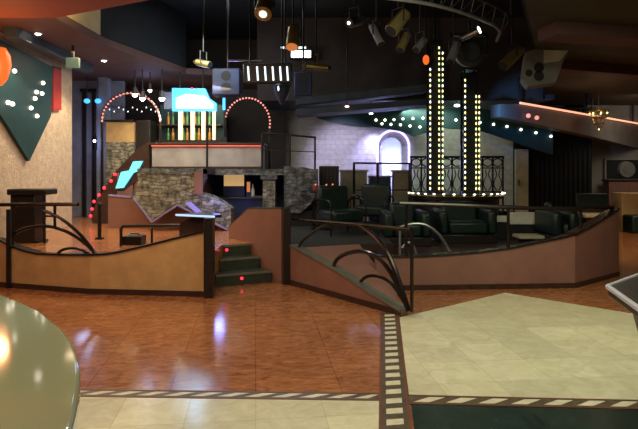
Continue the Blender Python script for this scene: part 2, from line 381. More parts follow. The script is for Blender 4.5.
for i, (ya, yb, h, d, dep) in enumerate(((98, 84, 7, 11.9, .59), (109, 98.5, 6, 11.7, .79))):
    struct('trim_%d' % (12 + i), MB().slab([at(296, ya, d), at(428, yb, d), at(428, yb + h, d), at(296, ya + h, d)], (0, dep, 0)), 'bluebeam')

# ================================================================== FRONT: BAR COUNTER AND TABLE
CZ = 1.06
edge = [(0, 293.5), (21, 301.5), (41.6, 311), (62.5, 328.6), (72, 340.5), (77.5, 353), (80.3, 366.8), (80.3, 381), (79, 394.6), (76, 410), (72.5, 424), (66, 445)]
ep = [on_z(x, y, CZ) for x, y in edge]
top = [Vector((-3.6, 3.4, CZ)), Vector((-2.4, 3.1, CZ))] + ep + [Vector((-.62, .95, CZ)), Vector((-.95, .6, CZ)), Vector((-3.6, .6, CZ))]
cen = Vector((-2.3, 1.7, CZ)); inset = [cen + (p - cen) * .86 for p in top]
t = thing('bar_counter', 'pale olive glossy bar counter with rounded end, lower left', 'counter', (-2.3, 1.7, 0))
MB().prism([p.xy for p in top], CZ - .05, CZ).build('countertop', 'counter', t, bevel=.012)
MB().prism([p.xy for p in inset], 0, CZ - .05).build('counter_front', 'counterbody', t)
MB().tube([Vector((p.x, p.y, .16)) for p in [cen + (q - cen) * .9 for q in top[2:-2]]], .022).build('foot_rail', 'chrome', t)

t = thing('pub_table', 'dark table with a chrome edge and tapered body, right edge of the photo', 'table', (2.3, 2.6, 0))
k0, k1, k2 = on_z(608, 285, .95), on_z(638, 306, .95), on_z(638, 274, .95)
dA = (k1 - k0).normalized(); dB = (k2 - k0).normalized()
q0, q1, q2 = k0, k0 + dA * 1.3, k0 + dB * 1.5; q3 = q1 + dB * 1.5
MB().prism([p.xy for p in (q0, q1, q3, q2)], .89, .945).build('tabletop', 'blackwood', t, bevel=.006)
rim = MB().tube([p + Vector((0, 0, -.01)) for p in (q1, q0, q2, q3)], .015).build('rim', 'brightchrome', t); rim['label'] = 'chrome edge strip'
cc = (q0 + q3) / 2
up = [Vector((p.x, p.y, .89)) + (cc - p).normalized() * .10 for p in (q0, q1, q3, q2)]
for p in up: p.z = .889
lo = [Vector((p.x, p.y, 0)) + (cc - p).normalized() * .34 for p in (q0, q1, q3, q2)]
for p in lo: p.z = 0
MB().add(up + lo, [(0, 1, 2, 3), (4, 5, 6, 7), (0, 1, 5, 4), (1, 2, 6, 5), (2, 3, 7, 6), (3, 0, 4, 7)]).build('pedestal', 'darkbrown', t, smooth=False)

# ================================================================== LEFT LOW WALL, RAIL AND STEPS
def profile_wall(name, label, segs, m, cap='black', base='darkbrown', z0=0.0, thick=.12, posts=(), cat='low wall'):
    """segs: list of (P, Q, [(px, py) of the top edge]); each segment a panel part, with a cap and a base strip"""
    o = Vector(((segs[0][0].x + segs[-1][1].x) / 2, (segs[0][0].y + segs[-1][1].y) / 2, z0))
    t = thing(name, label, cat, o)
    cap_pts = []
    for P, Q, tops in segs:
        d = (Q - P).normalized(); n = Vector((-d.y, d.x, 0)); n = n if n.y > 0 else -n
        tp = [on_line(x, y, P, Q) for x, y in tops]
        MB().slab([Vector((tp[0].x, tp[0].y, z0)), Vector((tp[-1].x, tp[-1].y, z0))] + tp[::-1], n * thick).build('panel', m, t, smooth=False)
        b = MB().wall(tp[0] - n * .012, tp[-1] - n * .012, z0, z0 + .07, .012); b.build('base_strip', base, t)
        cap_pts += [p + n * thick / 2 for p in tp]
    cb = MB()
    for a, b in zip(cap_pts, cap_pts[1:]):
        d = (b - a)
        if d.length < 1e-4: continue
        n = Vector((-d.y, d.x, 0)).normalized() * (thick / 2 + .015)
        cb.slab([a - n, a + n, b + n, b - n], (0, 0, .022))
    cb.build('cap', cap, t, smooth=False)
    return t
lw = profile_wall('low_wall', 'peach low wall with sagging black cap in front of the left platform', [
    (Vector((-5.6, 8.05, 0)), L0, [(-90, 238), (-60, 234), (-30, 236), (0, 241)]),
    (L0, L1, [(0, 241), (10, 246.5), (24, 251.5), (38, 254.5), (65, 255.5), (90, 255.5)]),
    (L1, L2, [(90, 255.5), (105, 255), (120, 252.5), (140, 248), (160, 243), (180, 238), (206, 232)])], 'peach')
p = on_line(10, 246, L0, L1); MB().box(p.x - .025, p.x + .025, p.y - .05, p.y, 0, p.z + .5).build('post', 'black', lw)
MB().box(-1.44, -1.325, 6.98, 7.14, 0, 1.0).build('end_post', 'blackwood', lw, bevel=.008)
ped = MB().slab([(-1.86, 7.28, 1.0), (-1.30, 7.0, 1.0), (-1.24, 7.14, 1.0), (-1.46, 7.55, 1.0)], (0, 0, .035)).build('ledge', 'blackwood', lw, smooth=False)
MB().slab([(-1.862, 7.278, 1.004), (-1.30, 6.997, 1.004), (-1.30, 6.992, 1.03), (-1.862, 7.272, 1.03)], (0, -.008, 0)).build('ledge_edge', 'reflect_edge', lw)  # glow stands in for blue light reflected on the ledge edge
MB().slab([(-1.84, 7.33, .52), (-1.40, 7.20, .52), (-1.40, 7.20, .998), (-1.62, 7.33, .998), (-1.84, 7.4, .9)], (0, .05, 0)).build('ledge_bracket', 'darkbrown', lw)

def swoop(name, label, P, Q, rails, posts, off=.05, m='bronze'):
    t = thing(name, label, 'railing', Vector(((P.x + Q.x) / 2, (P.y + Q.y) / 2, 0)))
    d = (Q - P).normalized(); n = Vector((-d.y, d.x, 0)); n = n if n.y > 0 else -n
    for nm, pts, r in rails: MB().tube([on_line(x, y, P, Q) + n * off for x, y in pts], r, 8, 2 if len(pts) > 2 else 0).build(nm, m, t)
    for x, y0, y1 in posts:
        MB().cyl(on_line(x, y0, P, Q) + n * off, on_line(x, y1, P, Q) + n * off, .02, n=8).build('post', m, t)
    return t
swoop('swooping_railing', 'black swooping arched railing on the left low wall beside the dark bar table', L0, L1, [
    ('handrail', [(-20, 205), (75.5, 204.5)], .026),
    ('arc', [(41, 211), (52, 215), (63, 222), (77, 234), (86, 245), (93, 255)], .022),
    ('arc', [(2, 246), (6, 240), (16, 230), (38, 225.5), (59, 229), (80, 241), (94, 255)], .022),
    ('arc', [(53, 255.5), (60, 249.5), (74, 248.2), (87, 254.5)], .018),
    ('crossbar', [(41, 216.5), (52, 216.5)], .014)],
    [(10, 204, 246), (52, 204, 228)])
# loop of rail on the platform behind the wall
t = thing('guard_rail', 'low black loop rail on the left platform behind the peach wall', 'railing', (-2.7, 7.9, Z1))
G0, G1 = Vector((-2.85, 8.1, 0)), Vector((-1.52, 7.35, 0))
a = [on_line(x, y, G0, G1) for x, y in ((121, 250), (121, 229), (123, 226), (203, 225))]
a[0].z = Z1
MB().tube([a[0], a[1], a[2], a[3], Vector((a[3].x, a[3].y, Z1))], .022).build('rail', 'black', t)
MB().cyl(Vector((a[2].x + .5, a[2].y - .28, a[2].z)), Vector((a[2].x + .5, a[2].y - .28, Z1)), .016).build('post', 'black', t)
# post and dark box at the foot of the red-lit stair
p = at(99.5, 206, 8.9)
t = thing('newel_post', 'slim black post standing on the left platform by the red stair lights', 'post', (p.x, 8.9, Z1))
MB().cyl((p.x, 8.9, Z1), (p.x, 8.9, p.z), .028).build('shaft', 'black', t); MB().cyl((p.x, 8.9, Z1), (p.x, 8.9, Z1 + .03), .07).build('base', 'black', t)
MB().ball((p.x, 8.9, p.z + .02), .04).build('finial', 'black', t)
p = on_z(111, 253, Z1)
t = thing('equipment_box', 'small black box on the platform floor beside the slim post', 'box', (p.x, 8.3, Z1))
MB().box(p.x - .13, p.x + .15, 8.2, 8.45, Z1, Z1 + .13).build('case', 'black', t, bevel=.01)
MB().tube([(p.x - .06, 8.32, Z1 + .13), (p.x - .06, 8.32, Z1 + .16), (p.x + .08, 8.32, Z1 + .16), (p.x + .08, 8.32, Z1 + .13)], .01).build('handle', 'bronze', t)

# steps
t = thing('platform_steps', 'three dark steps with red marker lights up to the left platform', 'steps', (-1.1, 8.0, 0))
for i, (dl, tr) in enumerate(((7.66, .13), (7.95, .34), (8.22, .50))):
    zt = Z1 * (i + 1) / 3; w = wing(tr)
    a, b = Vector((-1.41, dl, 0)), Vector((w.x - .03, w.y - .02, 0))
    e = wing(.51); poly = [a.xy, b.xy, (e.x - .03, e.y - .02), (-1.41, 8.24)]
    stp = MB().prism(poly, 0.001 if i == 0 else Z1 * i / 3, zt - .001).build('step', 'tread', t, smooth=False)
    d = (b - a).normalized(); nn = Vector((d.y, -d.x, 0)) * .012
    MB().slab([(a.x, a.y, zt - .03), (b.x, b.y, zt - .03), (b.x, b.y, zt), (a.x, a.y, zt)], nn).build('nosing', 'nosing', stp)
    if i in (0, 2):
        f = .12 if i == 2 else .45
        c0 = a + (b - a) * f + nn * 1.5; c0.z = zt - .075
        lp = MB().ball(c0, .022, 8).build('marker_light', 'bulb_red', stp); lp['label'] = 'glowing red marker light'

# wing wall beside the steps
def ramp_pts(pairs, P, Q): return [on_line(x, y, P, Q) for x, y in pairs]
t = thing('wing_wall', 'rose plaster wing wall at the right of the steps with a black end post', 'low wall', (WA + WB) / 2)
w0, w1, w2 = wing(0), wing(.60), wing(1)
MB().slab([(w0.x, w0.y, .001), (w2.x, w2.y, .001), (w2.x, w2.y, .68), (w1.x, w1.y, 1.0), (w0.x, w0.y, 1.05)], (.11, .09, 0)).build('panel', 'rose', t, smooth=False)
MB().slab([(w2.x, w2.y, .68), (w1.x, w1.y, 1.0), (w0.x, w0.y, 1.05), (w0.x, w0.y, 1.075), (w1.x, w1.y, 1.025), (w2.x, w2.y, .705)], (.13, .11, 0)).build('cap', 'tread', t, smooth=False)
MB().box(-.50, -.40, 7.80, 7.92, .001, 1.07).build('end_post', 'blackwood', t, bevel=.006)

# tapered ramp wall
RW0, RW1 = Vector((-.44, 7.86, 0)), Vector((.90, 6.12, 0))
tw = profile_wall('ramp_wall', 'rose wall tapering down to the floor along the ramp, centre', [
    (RW0, RW1, [(290, 246), (312, 258), (340, 274), (370, 294), (401, 312)])], 'rose', cap='nosing')
sw = swoop('swooping_railing', 'dark swooping arched railing over the tapered ramp wall, centre', RW0, RW1, [
    ('handrail', [(289, 219), (300, 220.5), (319, 222), (355, 225), (407, 230)], .022),
    ('arc', [(355, 225), (368, 234), (379, 246), (388, 262), (395, 282), (401, 300), (405, 312)], .03),
    ('arc', [(329, 269), (333, 259), (343, 253.5), (358, 251), (372, 256), (384, 268), (394, 286), (403, 308)], .026),
    ('arc', [(357, 282), (362, 277), (371, 276), (381, 279), (390, 286), (400, 303)], .02),
    ('arc', [(294, 250), (298, 242), (305, 236), (316, 228), (326, 223)], .018)],
    [(408, 230, 313)], off=.06)

# lounge wall on the right
R0, R1, R2 = Vector((.74, 7.42, 0)), Vector((3.47, 7.59, 0)), Vector((4.53, 8.45, 0))
profile_wall('low_wall', 'long rose low wall in front of the dark lounge, rising to a high right end', [
    (R0, R1, [(376, 257), (400, 257.5), (425, 257), (450, 255.5), (480, 253), (510, 249), (540, 243), (560, 239), (575, 235)]),
    (R1, R2, [(575, 235), (588, 228.5), (601, 221), (611, 214.5), (619, 209.5)])], 'rose', cap='bronze')
t = thing('guard_rail', 'long straight dark handrail above the rose lounge wall', 'railing', (2.4, 7.6, .4))
n = Vector((0, .07, 0))
hp = [on_line(400, 203.5, R0, R1) + n, on_line(460, 205.5, R0, R1) + n, on_line(530, 208.5, R0, R1) + n, on_line(575, 209, R0, R1) + n, on_line(618.5, 209, R1, R2) + Vector((-.06, .06, .02))]
MB().tube(hp, .028, 8).build('handrail', 'bronze', t)
for x, y0, y1 in ((407, 203.6, 257), (510, 208, 249), (583, 209, 231)):
    P, Q = (R0, R1) if x < 575 else (R1, R2)
    MB().cyl(on_line(x, y0, P, Q) + n, on_line(x, y1, P, Q) + n, .022, n=8).build('post', 'bronze', t)

# dark bar table against the stucco wall
t = thing('bar_table', 'dark bar table with a thick central leg by the cream stucco wall', 'table', (-4.35, 8.5, Z1))
a0, a1 = at(8, 189, 8.4), at(47, 189, 8.4)
MB().box(a0.x, a1.x, 8.35, 8.75, a0.z - .09, a0.z).build('tabletop', 'black', t, bevel=.02)
b0, b1 = at(12, 200, 8.4), at(34, 200, 8.4)
MB().box(b0.x, b1.x, 8.42, 8.70, Z1, a0.z - .09).build('pedestal', 'blackwood', t, bevel=.01)
for x in (a0.x + .05, a1.x - .05): MB().cyl((x, 8.42, Z1), (x, 8.42, a0.z - .09), .022).build('leg', 'black', t)
MB().box(b0.x - .06, b1.x + .06, 8.40, 8.72, Z1, Z1 + .03).build('foot', 'black', t)

# ================================================================== LEFT WALL DRESSING
# teal pointed panel standing off the stucco wall, pierced by little lights
def lwall(x, y, off=0):     # on the face of wall_left
    return on_line(x, y, Vector((-4.85 + off, 8.2, 0)), Vector((-4.94 + off, 11.2, 0)))
t = thing('pointed_panel', 'teal pointed panel with scattered fairy lights on the stucco wall', 'wall panel', lwall(29, 161, .06))
shape = [(-12, 34), (-12, 96), (8, 126), (29.5, 161), (51, 116), (53, 67)]
MB().slab([lwall(x, y, .07) for x, y in shape], (-.06, 0, 0)).build('board', 'teal', t, smooth=False)
fl = [(14.5, 71), (3, 81), (43, 83), (36.5, 92), (42, 93.5), (35, 98.5), (8, 102.5), (12.5, 104), (31, 108), (37, 116)]
bulbs(t, [lwall(x, y, .085) for x, y in fl], .034, ['bulb'])
t = thing('banner_strip', 'narrow red strip beside the teal pointed panel', 'wall panel', lwall(57, 111, .05))
MB().slab([lwall(x, y, .05) for x, y in ((53.5, 67), (61.5, 69), (61.5, 110), (53.5, 111))], (-.045, 0, 0)).build('board', 'red', t, smooth=False)
MB().slab([lwall(x, y, .06) for x, y in ((53.5, 66), (61.5, 68), (61.5, 70), (53.5, 68))], (-.055, 0, 0)).build('top_batten', 'darkbrown', t, smooth=False)
# orange wall lamp
p = lwall(0, 65, .16)
t = thing('wall_lamp', 'glowing orange wall lamp at the left edge above the teal panel', 'lamp', (p.x, p.y, p.z - .25))
MB().lathe([(.03, -.30), (.10, -.2), (.15, 0), (.14, .14), (.08, .25)], p, 24).build('lamp_shade', 'orange', t)
MB().box(p.x - .16, p.x - .13, p.y - .08, p.y + .08, p.z - .12, p.z + .12).build('wall_plate', 'bronze', t)
MB().cyl((p.x - .13, p.y, p.z), (p.x - .05, p.y, p.z), .02).build('arm', 'bronze', t)
# recessed downlights
def downlight(x, y, label, z=ZC, r=.055):
    p = on_z(x, y, z)
    t = thing('downlight', label, 'light', (p.x, p.y, z - .02), 'recessed ceiling lights')
    MB().lathe([(r * .75, -.016), (r * 1.25, -.016), (r * 1.35, 0), (r * .75, 0)], p, 20).build('trim_ring', 'silver', t)
    MB().ball(p + Vector((0, 0, -.012)), r * .8, 8, (1, 1, .5)).build('lamp', 'lens', t)
    return p
def pendant(x, y, d, label, r):
    p = at(x, y, d)
    t = thing('pendant_spot', label, 'light', p - Vector((0, 0, .06)), 'spots clustered over the left arch')
    MB().cyl(p + Vector((0, 0, -.02)), p + Vector((0, 0, .12)), r * 1.15, r * .8, n=18).build('housing', 'darkpipe', t)
    MB().ball(p + Vector((0, 0, -.03)), r, 8).build('lamp', 'lens', t)
    MB().cyl(p + Vector((0, 0, .12)), (p.x, p.y, ZC), .012).build('stem', 'black', t)
    return p
dl = [downlight(38, 33, 'recessed ceiling light nearest the rust red ceiling, upper left'),
      downlight(104, 60, 'recessed ceiling light just above and left of the arch lights'),
      pendant(150, 89, 12.0, 'small bright hanging spot, highest of the cluster over the left arch', .04),
      pendant(135, 93, 11.8, 'small bright hanging spot, leftmost of the cluster over the left arch', .055),
      pendant(162, 97, 11.7, 'small bright hanging spot touching the left of the blue sign', .06), pendant(142.5, 97, 11.7, 'small bright hanging spot, lowest in the middle of the cluster', .055)]
def ceiling_lamp(x, y, d, label, m, r, top):
    p = at(x, y, d)
    t = thing('ceiling_lamp', label, 'light', p - Vector((0, 0, .05)))
    MB().ball(p, r, 8, (1.5, 1, .7)).build('lamp', m, t); MB().cyl(p + Vector((0, 0, r * .5)), (p.x, p.y, top), .012).build('stem', 'black', t)
ceiling_lamp(347, 106.5, 11.62, 'tiny pink white lamp in front of the slate blue ceiling beams, centre', 'bulb_pk', .03, 5.0)
ceiling_lamp(371, 113.5, 12.9, 'tiny oval white lamp left of the teal valance bulbs', 'bulb_w', .035, 3.2)
ceiling_lamp(457, 105.5, 12.8, 'tiny oval white lamp between the two light towers', 'bulb_w', .05, 3.2)
# green sign box at the end of the beam
p = at(72, 62.5, 9.4)
t = thing('exit_sign', 'small pale green lit sign box under the beam at the upper left', 'sign', (p.x, p.y, p.z - .1))
MB().box(p.x - .11, p.x + .11, p.y, p.y + .07, p.z - .085, p.z + .085).build('case', 'exit', t, bevel=.01)
MB().box(p.x - .02, p.x + .02, p.y + .02, p.y + .05, p.z + .085, 3.7).build('hanger', 'black', t)

# ================================================================== BACK LEFT: ENTRANCE, ARCH LIGHTS, STAIR
def upright(x0, y0, x1, y1, d, dep):          # upright box given by its front rectangle at distance d
    a, b = at(x0, y1, d), at(x1, y0, d)
    return (a.x, b.x, d, d + dep, a.z, b.z)
a, b = at(84, 92, 13.1), at(108, 215, 13.1)
t = thing('door_frame', 'black door frame in the slate blue entrance wall, far left', 'door frame', (a.x + .2, 13.1, Z1))
for x in (83.5, 93): q = at(x, 92, 13.1); MB().box(q.x - .03, q.x + .03, 13.1, 13.198, Z1, a.z).build('jamb', 'black', t)
MB().box(a.x - .1, at(94, 92, 13.1).x + .05, 13.1, 13.198, a.z, a.z + .08).build('lintel', 'black', t)
p = at(94.5, 141, 12.95)
t = thing('wall_lamp', 'small bright globe lamp on the slate blue entrance wall', 'lamp', (p.x, p.y, p.z - .1))
MB().ball(p, .03, 10).build('globe', 'lens', t); MB().box(p.x - .1, p.x + .1, 13.1, 13.198, p.z - .2, p.z + .12).build('wall_plate', 'black', t)
MB().cyl(p, (p.x, 13.1, p.z), .025).build('arm', 'black', t)
q = upright(97, 90, 107, 215, 12.7, .25)
struct('trim_11', MB().box(q[0], q[1], 12.7, 12.95, Z1 + .002, ZC), 'bluewall')
for i, (x, w) in enumerate(((87, 4), (98, 4))):
    p = at(x, 101, 12.6)
    t = thing('blue_spotlight', ['small blue glowing lamp left of the pair over the entrance', 'small blue glowing lamp right of the pair over the entrance'][i], 'light', (p.x, 12.55, p.z - .05))
    MB().ball(p, .055, 8, (1.3, 1, 1)).build('lens', 'sign', t); MB().cyl(p + Vector((0, 0, .04)), (p.x, 12.6, ZC), .012).build('stem', 'black', t)
# terrace that carries the back bar
DT = 11.3
x205, x262 = at(203, 0, DT).x, at(284, 0, DT).x
xl, xr = at(128, 0, DT).x, at(318, 0, DT).x
struct('floor.007', MB().box(xl, x205, DT, 14.58, Z1 + .002, 1.5).box(x262, xr, DT, 14.58, Z1 + .002, 1.5).box(x205, x262, DT + 1.3, 14.58, Z1 + .002, 1.5), 'rose')
struct('floor.008', MB().box(xl - .03, xr, DT - .04, 14.58, 1.502, 1.62).box(at(139, 0, 10.1).x, at(203, 0, 10.1).x, 10.08, DT - .045, 1.53, 1.62), 'greystone')
# wide block left of it under the arch light
t = thing('service_counter', 'bar front with an ochre panel over a stone base below the left arch', 'counter', (at(120, 0, 12.4).x, 12.4, Z1))
q = upright(106, 122, 134, 142, 12.4, .5); MB().box(*q).build('panel', 'ochre', t)
q2 = upright(106, 142, 134, 170, 12.4, .5); MB().box(q2[0], q2[1], q2[2], q2[3], Z1, q2[5] - .001).build('base', 'stone', t)
MB().box(q[0] - .04, q[1], 12.36, 12.9, q[5], q[5] + .05).build('countertop', 'black', t, bevel=.01)
q = upright(136, 120, 150, 168, 12.45, .5)
t = thing('cabinet', 'tall black cabinet between the left arch and the bottle bar', 'cabinet', ((q[0] + q[1]) / 2, 12.6, 1.62))
MB().box(q[0], q[1], 12.45, 12.95, 1.622, q[5]).build('body', 'blackwood', t, bevel=.01)
MB().box(q[0] + .04, q[1] - .04, 12.43, 12.45, 1.7, q[5] - .06).build('door', 'black', t, bevel=.004)
# half-round arch lights
def arch_light(label, cx, cy, rx, ry, d, a0, a1, n, legs, base_z, tubem='chrome'):
    c = at(cx, cy, d)
    t = thing('arch_light', label, 'light', (c.x, d, base_z), 'bulb arches by the bottle bar')
    pts = [at(cx + rx * math.cos(math.radians(a0 + (a1 - a0) * i / 24)), cy - ry * math.sin(math.radians(a0 + (a1 - a0) * i / 24)), d) for i in range(25)]
    MB().tube(pts, .035, 8).build('frame', tubem, t)
    bp = [at(cx + rx * math.cos(math.radians(a0 + (a1 - a0) * i / n)), cy - ry * math.sin(math.radians(a0 + (a1 - a0) * i / n)), d - .05) for i in range(n + 1)]
    bulbs(t, bp, .022, ['bulb_pink'])
    for p in legs: MB().cyl((p.x, d, base_z), (p.x, d, p.z), .03).build('leg', 'bronze', t)
arch_light('tall half-round arch of pink bulbs left of the blue sign', 131, 121, 29, 28, 12.3, 0, 180, 24, [at(102, 121, 12.3), at(160, 121, 12.3)], Z1)
arch_light('half-round arch of pink bulbs right of the blue sign', 247.5, 123, 22.5, 25, 12.25, -10, 165, 22, [at(225.5, 117, 12.25), at(269.7, 127, 12.25)], 1.62, 'bronze')
t = thing('icicle_lights', 'short string of icicle lights under the left arch', 'string light', at(131, 112, 12.2))
MB().tube([at(104, 106.5, 12.43), at(131, 107.5, 12.43), at(158, 106.5, 12.43)], .008).build('wire', 'black', t)
bulbs(t, [at(105 + i * 4.6, 107.5 + (i % 3) * 2, 12.42) for i in range(12)], .010, ['bulb_w'], sc=(1, 1, 1.6))
# back bar: glowing sign, four white pillars, bottles, counter
p0, p1 = at(158, 112, 11.9), at(222, 84, 11.9)
t = thing('light_sign', 'glowing blue and white sign board above the bottle bar', 'sign', ((p0.x + p1.x) / 2, 11.9, p0.z))
MB().slab([at(x, y, 11.9) for x, y in ((172, 88), (205, 88.5), (209, 98), (216, 103), (216, 111), (172, 111))], (0, .12, 0)).build('face', 'sign', t, smooth=False)
MB().slab([at(x, y, 11.87) for x, y in ((176, 98), (186, 94), (205, 96), (213, 104), (213, 108.5), (176, 108.5))], (0, .025, 0)).build('letters', 'signcore', t)
MB().box(*upright(164, 92, 173, 109, 11.95, .1)).build('side_panel', 'bluewall', t)
for x in (180, 203): q = at(x, 90, 11.98); MB().cyl((q.x, 11.98, q.z), (q.x, 11.98, 5.0 if x > 190 else 5.0), .015).build('hanger', 'black', t)
q = at(189, 87, 11.86); MB().ball(at(192, 88.5, 11.86), .025, 8).build('red_dot', 'bulb_red', t)
t = thing('back_shelf', 'dark shelf unit with four lit white pillars behind the bar counter', 'shelf', (at(194, 0, 12.8).x, 12.8, 1.62))
q = upright(158, 108, 222, 138, 12.9, .4)
MB().box(q[0], q[1], 13.1, 13.3, 1.622, q[5] + .1).build('back_panel', 'dteal', t)
MB().box(q[0], q[1], 12.7, 13.1, 1.622, 2.28).build('base', 'blackwood', t)
for z in (2.62,): MB().box(q[0], q[1], 12.8, 13.1, z, z + .025).build('shelf_board', 'darkbrown', t)
for x0, x1 in ((177, 181), (189.5, 193), (200.5, 204), (211.5, 214.5)):
    u = upright(x0, 108, x1, 137, 12.62, .1); MB().box(u[0], u[1], 12.72, 12.79, 2.281, u[5]).build('pillar', 'warmpanel', t, bevel=.01)
def bottle(x, y, d, z, h, m, label, grp):
    p = at(x, y, d)
    t = thing('bottle', label, 'bottle', (p.x, d, z), grp)
    MB().lathe([(.036, 0), (.036, h * .55), (.030, h * .65), (.013, h * .75), (.013, h * .98)], (p.x, d, z), 14).build('body', m, t)
    MB().cyl((p.x, d, z + h * .98), (p.x, d, z + h * 1.04), .015).build('cap', 'gold', t)
for i, x in enumerate((168.3, 173, 183.3, 187.2, 195, 199, 206.1, 209.7)):
    w = ['left of the first lit pillar', 'left of the first lit pillar', 'between the first and second lit pillars', 'between the first and second lit pillars', 'between the second and third lit pillars', 'between the second and third lit pillars', 'between the third and fourth lit pillars', 'between the third and fourth lit pillars'][i]
    mm = ['glassgreen', 'glassamber'][i % 2]
    for z, nm in ((2.2805, 'lower row'), (2.6455, 'upper shelf')):
        bottle(x, 120, 12.87, z, .27, mm if z < 2.5 else ['glassamber', 'glassgreen'][i % 2], '%s glass bottle on the %s %s' % ('green' if (mm == 'glassgreen') == (z < 2.5) else 'amber', nm, w), 'bottles in the lit back bar')
t = thing('bar_counter', 'raised grey bar counter with a red neon line below the blue sign', 'counter', (at(206, 0, 11.5).x, 11.5, 1.62))
q = upright(152, 145, 262, 168, 11.4, .6)
MB().box(q[0], q[1], 11.4, 12.0, 1.622, q[5]).build('counter_front', 'greycounter', t)
MB().box(q[0] - .05, q[1] + .05, 11.34, 12.05, q[5], q[5] + .045).build('countertop', 'darkbrown', t, bevel=.008)
MB().cyl((q[0], 11.36, q[5] - .02), (q[1], 11.36, q[5] - .02), .012).build('neon_line', 'neon_red', t)
MB().box(q[0], q[1], 11.38, 11.4, 1.622, 1.67).build('plinth', 'darkbrown', t)
p = at(224, 103, 11.95)
t = thing('tube_light', 'short upright blue white tube at the left foot of the right bulb arch', 'light', p - Vector((0, 0, .15)))
MB().cyl(at(224, 110, 11.95), at(224, 98, 11.95), .03, n=10).build('tube', 'sign', t); MB().cyl((p.x, 11.98, 2.3), (p.x, 11.98, at(0, 98, 11.95).z), .02).build('holder', 'black', t)
MB().box(p.x - .06, p.x + .06, 11.9, 12.04, 2.1545, 2.3).build('foot', 'black', t)
# terrace guard rail
t = thing('guard_rail', 'thin black guard rail on the terrace right of the neon counter', 'railing', (at(262, 0, 11.36).x, 11.32, 1.62))
for x, y in ((207, 111), (262, 133), (290, 135), (315, 137)):
    p = at(x, y, 11.3); MB().cyl((p.x, 11.3, 1.622), (p.x, 11.3, p.z), .02).build('post', 'black', t)
MB().tube([at(262, 133, 11.3), at(290, 135, 11.3), at(316, 137.5, 11.3)], .02).build('handrail', 'black', t)
MB().tube([at(262, 150, 11.3), at(316, 152, 11.3)], .01).build('mid_rail', 'black', t)

# stair with red lights at the left
DS = 11.5
t = thing('side_stair', 'dark brown stair flight climbing to the terrace, edged by red lights', 'stairs', (at(105, 0, DS).x, DS, Z1))
st_px = [(93, 224), (128, 224), (149, 168), (149, 142), (138, 148), (114, 173), (104, 189), (96, 202), (91, 216)]
MB().slab([Vector((p.x, p.y, max(p.z, Z1 + .003))) for p in (at(x, y, DS) for x, y in st_px)], (0, .10, 0)).build('stringer', 'darkbrown', t, smooth=False)
for i in range(6):
    a = at(98 + i * 4.8, 0, DS); z = Z1 + (i + 1) * .16
    MB().box(a.x, a.x + .32, DS + .1, DS + .8, Z1 + .004, z - .002).build('step', 'darkbrown', t)
bulbs(t, [at(x, y, DS - .04) for x, y in ((115, 174.5), (111, 181), (104.2, 188), (99, 195), (94, 201.5), (92, 209), (90.5, 216))], .032, ['bulb_red'])
#MB().tube([at(x, y, DS - .015) for x, y in ((117, 171), (111, 181), (104.2, 188), (99, 195), (94, 201.5), (92, 209), (90, 223))], .02, 6).build('light_rope', 'neon_red', t)
# stepped stair cap; its cyan glow stands in for a reflection of the sign
t = thing('stepped_reflection', 'stepped glowing cyan reflection cap beside the stair', 'light', at(127, 190, 10.85))
MB().slab([at(x, y, 10.84) for x, y in ((115.5, 188.5), (121, 172), (129, 170.5), (133, 161.5), (142.5, 161), (137.5, 171), (133, 173), (123, 188))], (0, .05, 0)).build('panel', 'cyan', t, smooth=False)
MB().slab([at(x, y, 10.892) for x, y in ((115, 191), (120, 171), (142.5, 160), (142.5, 176), (124, 191))], (0, .08, 0)).build('backing', 'darkbrown', t, smooth=False)
q = at(125, 191, 10.9); MB().box(q.x - .15, q.x + .15, 10.895, 10.97, Z1 + .003, q.z + .35).build('stand', 'rose', t)

# zigzag stone wall
t = thing('zigzag_wall', 'olive stone-clad wall with a zigzag lower edge below the bar terrace', 'wall cladding', at(180, 232, 10.1))
zz = [(137, 168.5), (203, 168.5), (203, 179), (196, 191), (215, 198), (231, 208.5), (231, 230), (227, 231), (210, 222), (190, 211), (177, 203), (164, 212), (151.5, 220), (141, 207), (133, 196), (138, 182)]
MB().slab([Vector((p.x, p.y, max(p.z, Z1 + .003))) for p in (at(x, y, 10.1) for x, y in zz)], (0, .4, 0)).build('stone_face', 'stone', t, smooth=False)
for a, b in (((133, 197), (151.5, 221)), ((151.5, 221), (177, 204)), ((177, 204), (228, 231.5))):
    A, B = at(*a, 10.06), at(*b, 10.06); B.z = max(B.z, Z1 + .04)
    MB().slab([A, B, B + Vector((0, 0, -.035)), A + Vector((0, 0, -.035))], (0, .2, 0)).build('edge_cap', 'purple', t, smooth=False)
MB().slab([at(x, y, 10.05) for x, y in ((185, 203), (190, 202), (201.5, 212), (196, 213))], (0, .045, 0)).build('violet_reflection', 'reflect_violet', t)  # violet glow stands in for blue light reflected off a polished cap
MB().box(at(193.5, 0, 10).x, at(202, 0, 10).x, 10.05, 10.1, at(0, 194, 10.05).z, at(0, 172, 10.05).z).build('pilaster', 'rose', t)
# rose triangles between the zigzags
t = thing('low_wall', 'rose low wall with pointed gables behind the zigzag stone', 'low wall', at(185, 226, 11.26))
MB().slab([Vector((p.x, p.y, max(p.z, Z1 + .003))) for p in (at(x, y, 10.6) for x, y in ((108, 229), (108, 196), (131, 198), (150, 222), (162, 215), (176, 205), (190, 213), (226, 232)))], (0, .1, 0)).build('panel', 'rose', t, smooth=False)
MB().slab([at(x, y, 10.58) for x, y in ((108, 194.5), (131, 196.5), (131, 198), (108, 196))], (0, .14, 0)).build('cap', 'purple', t, smooth=False)
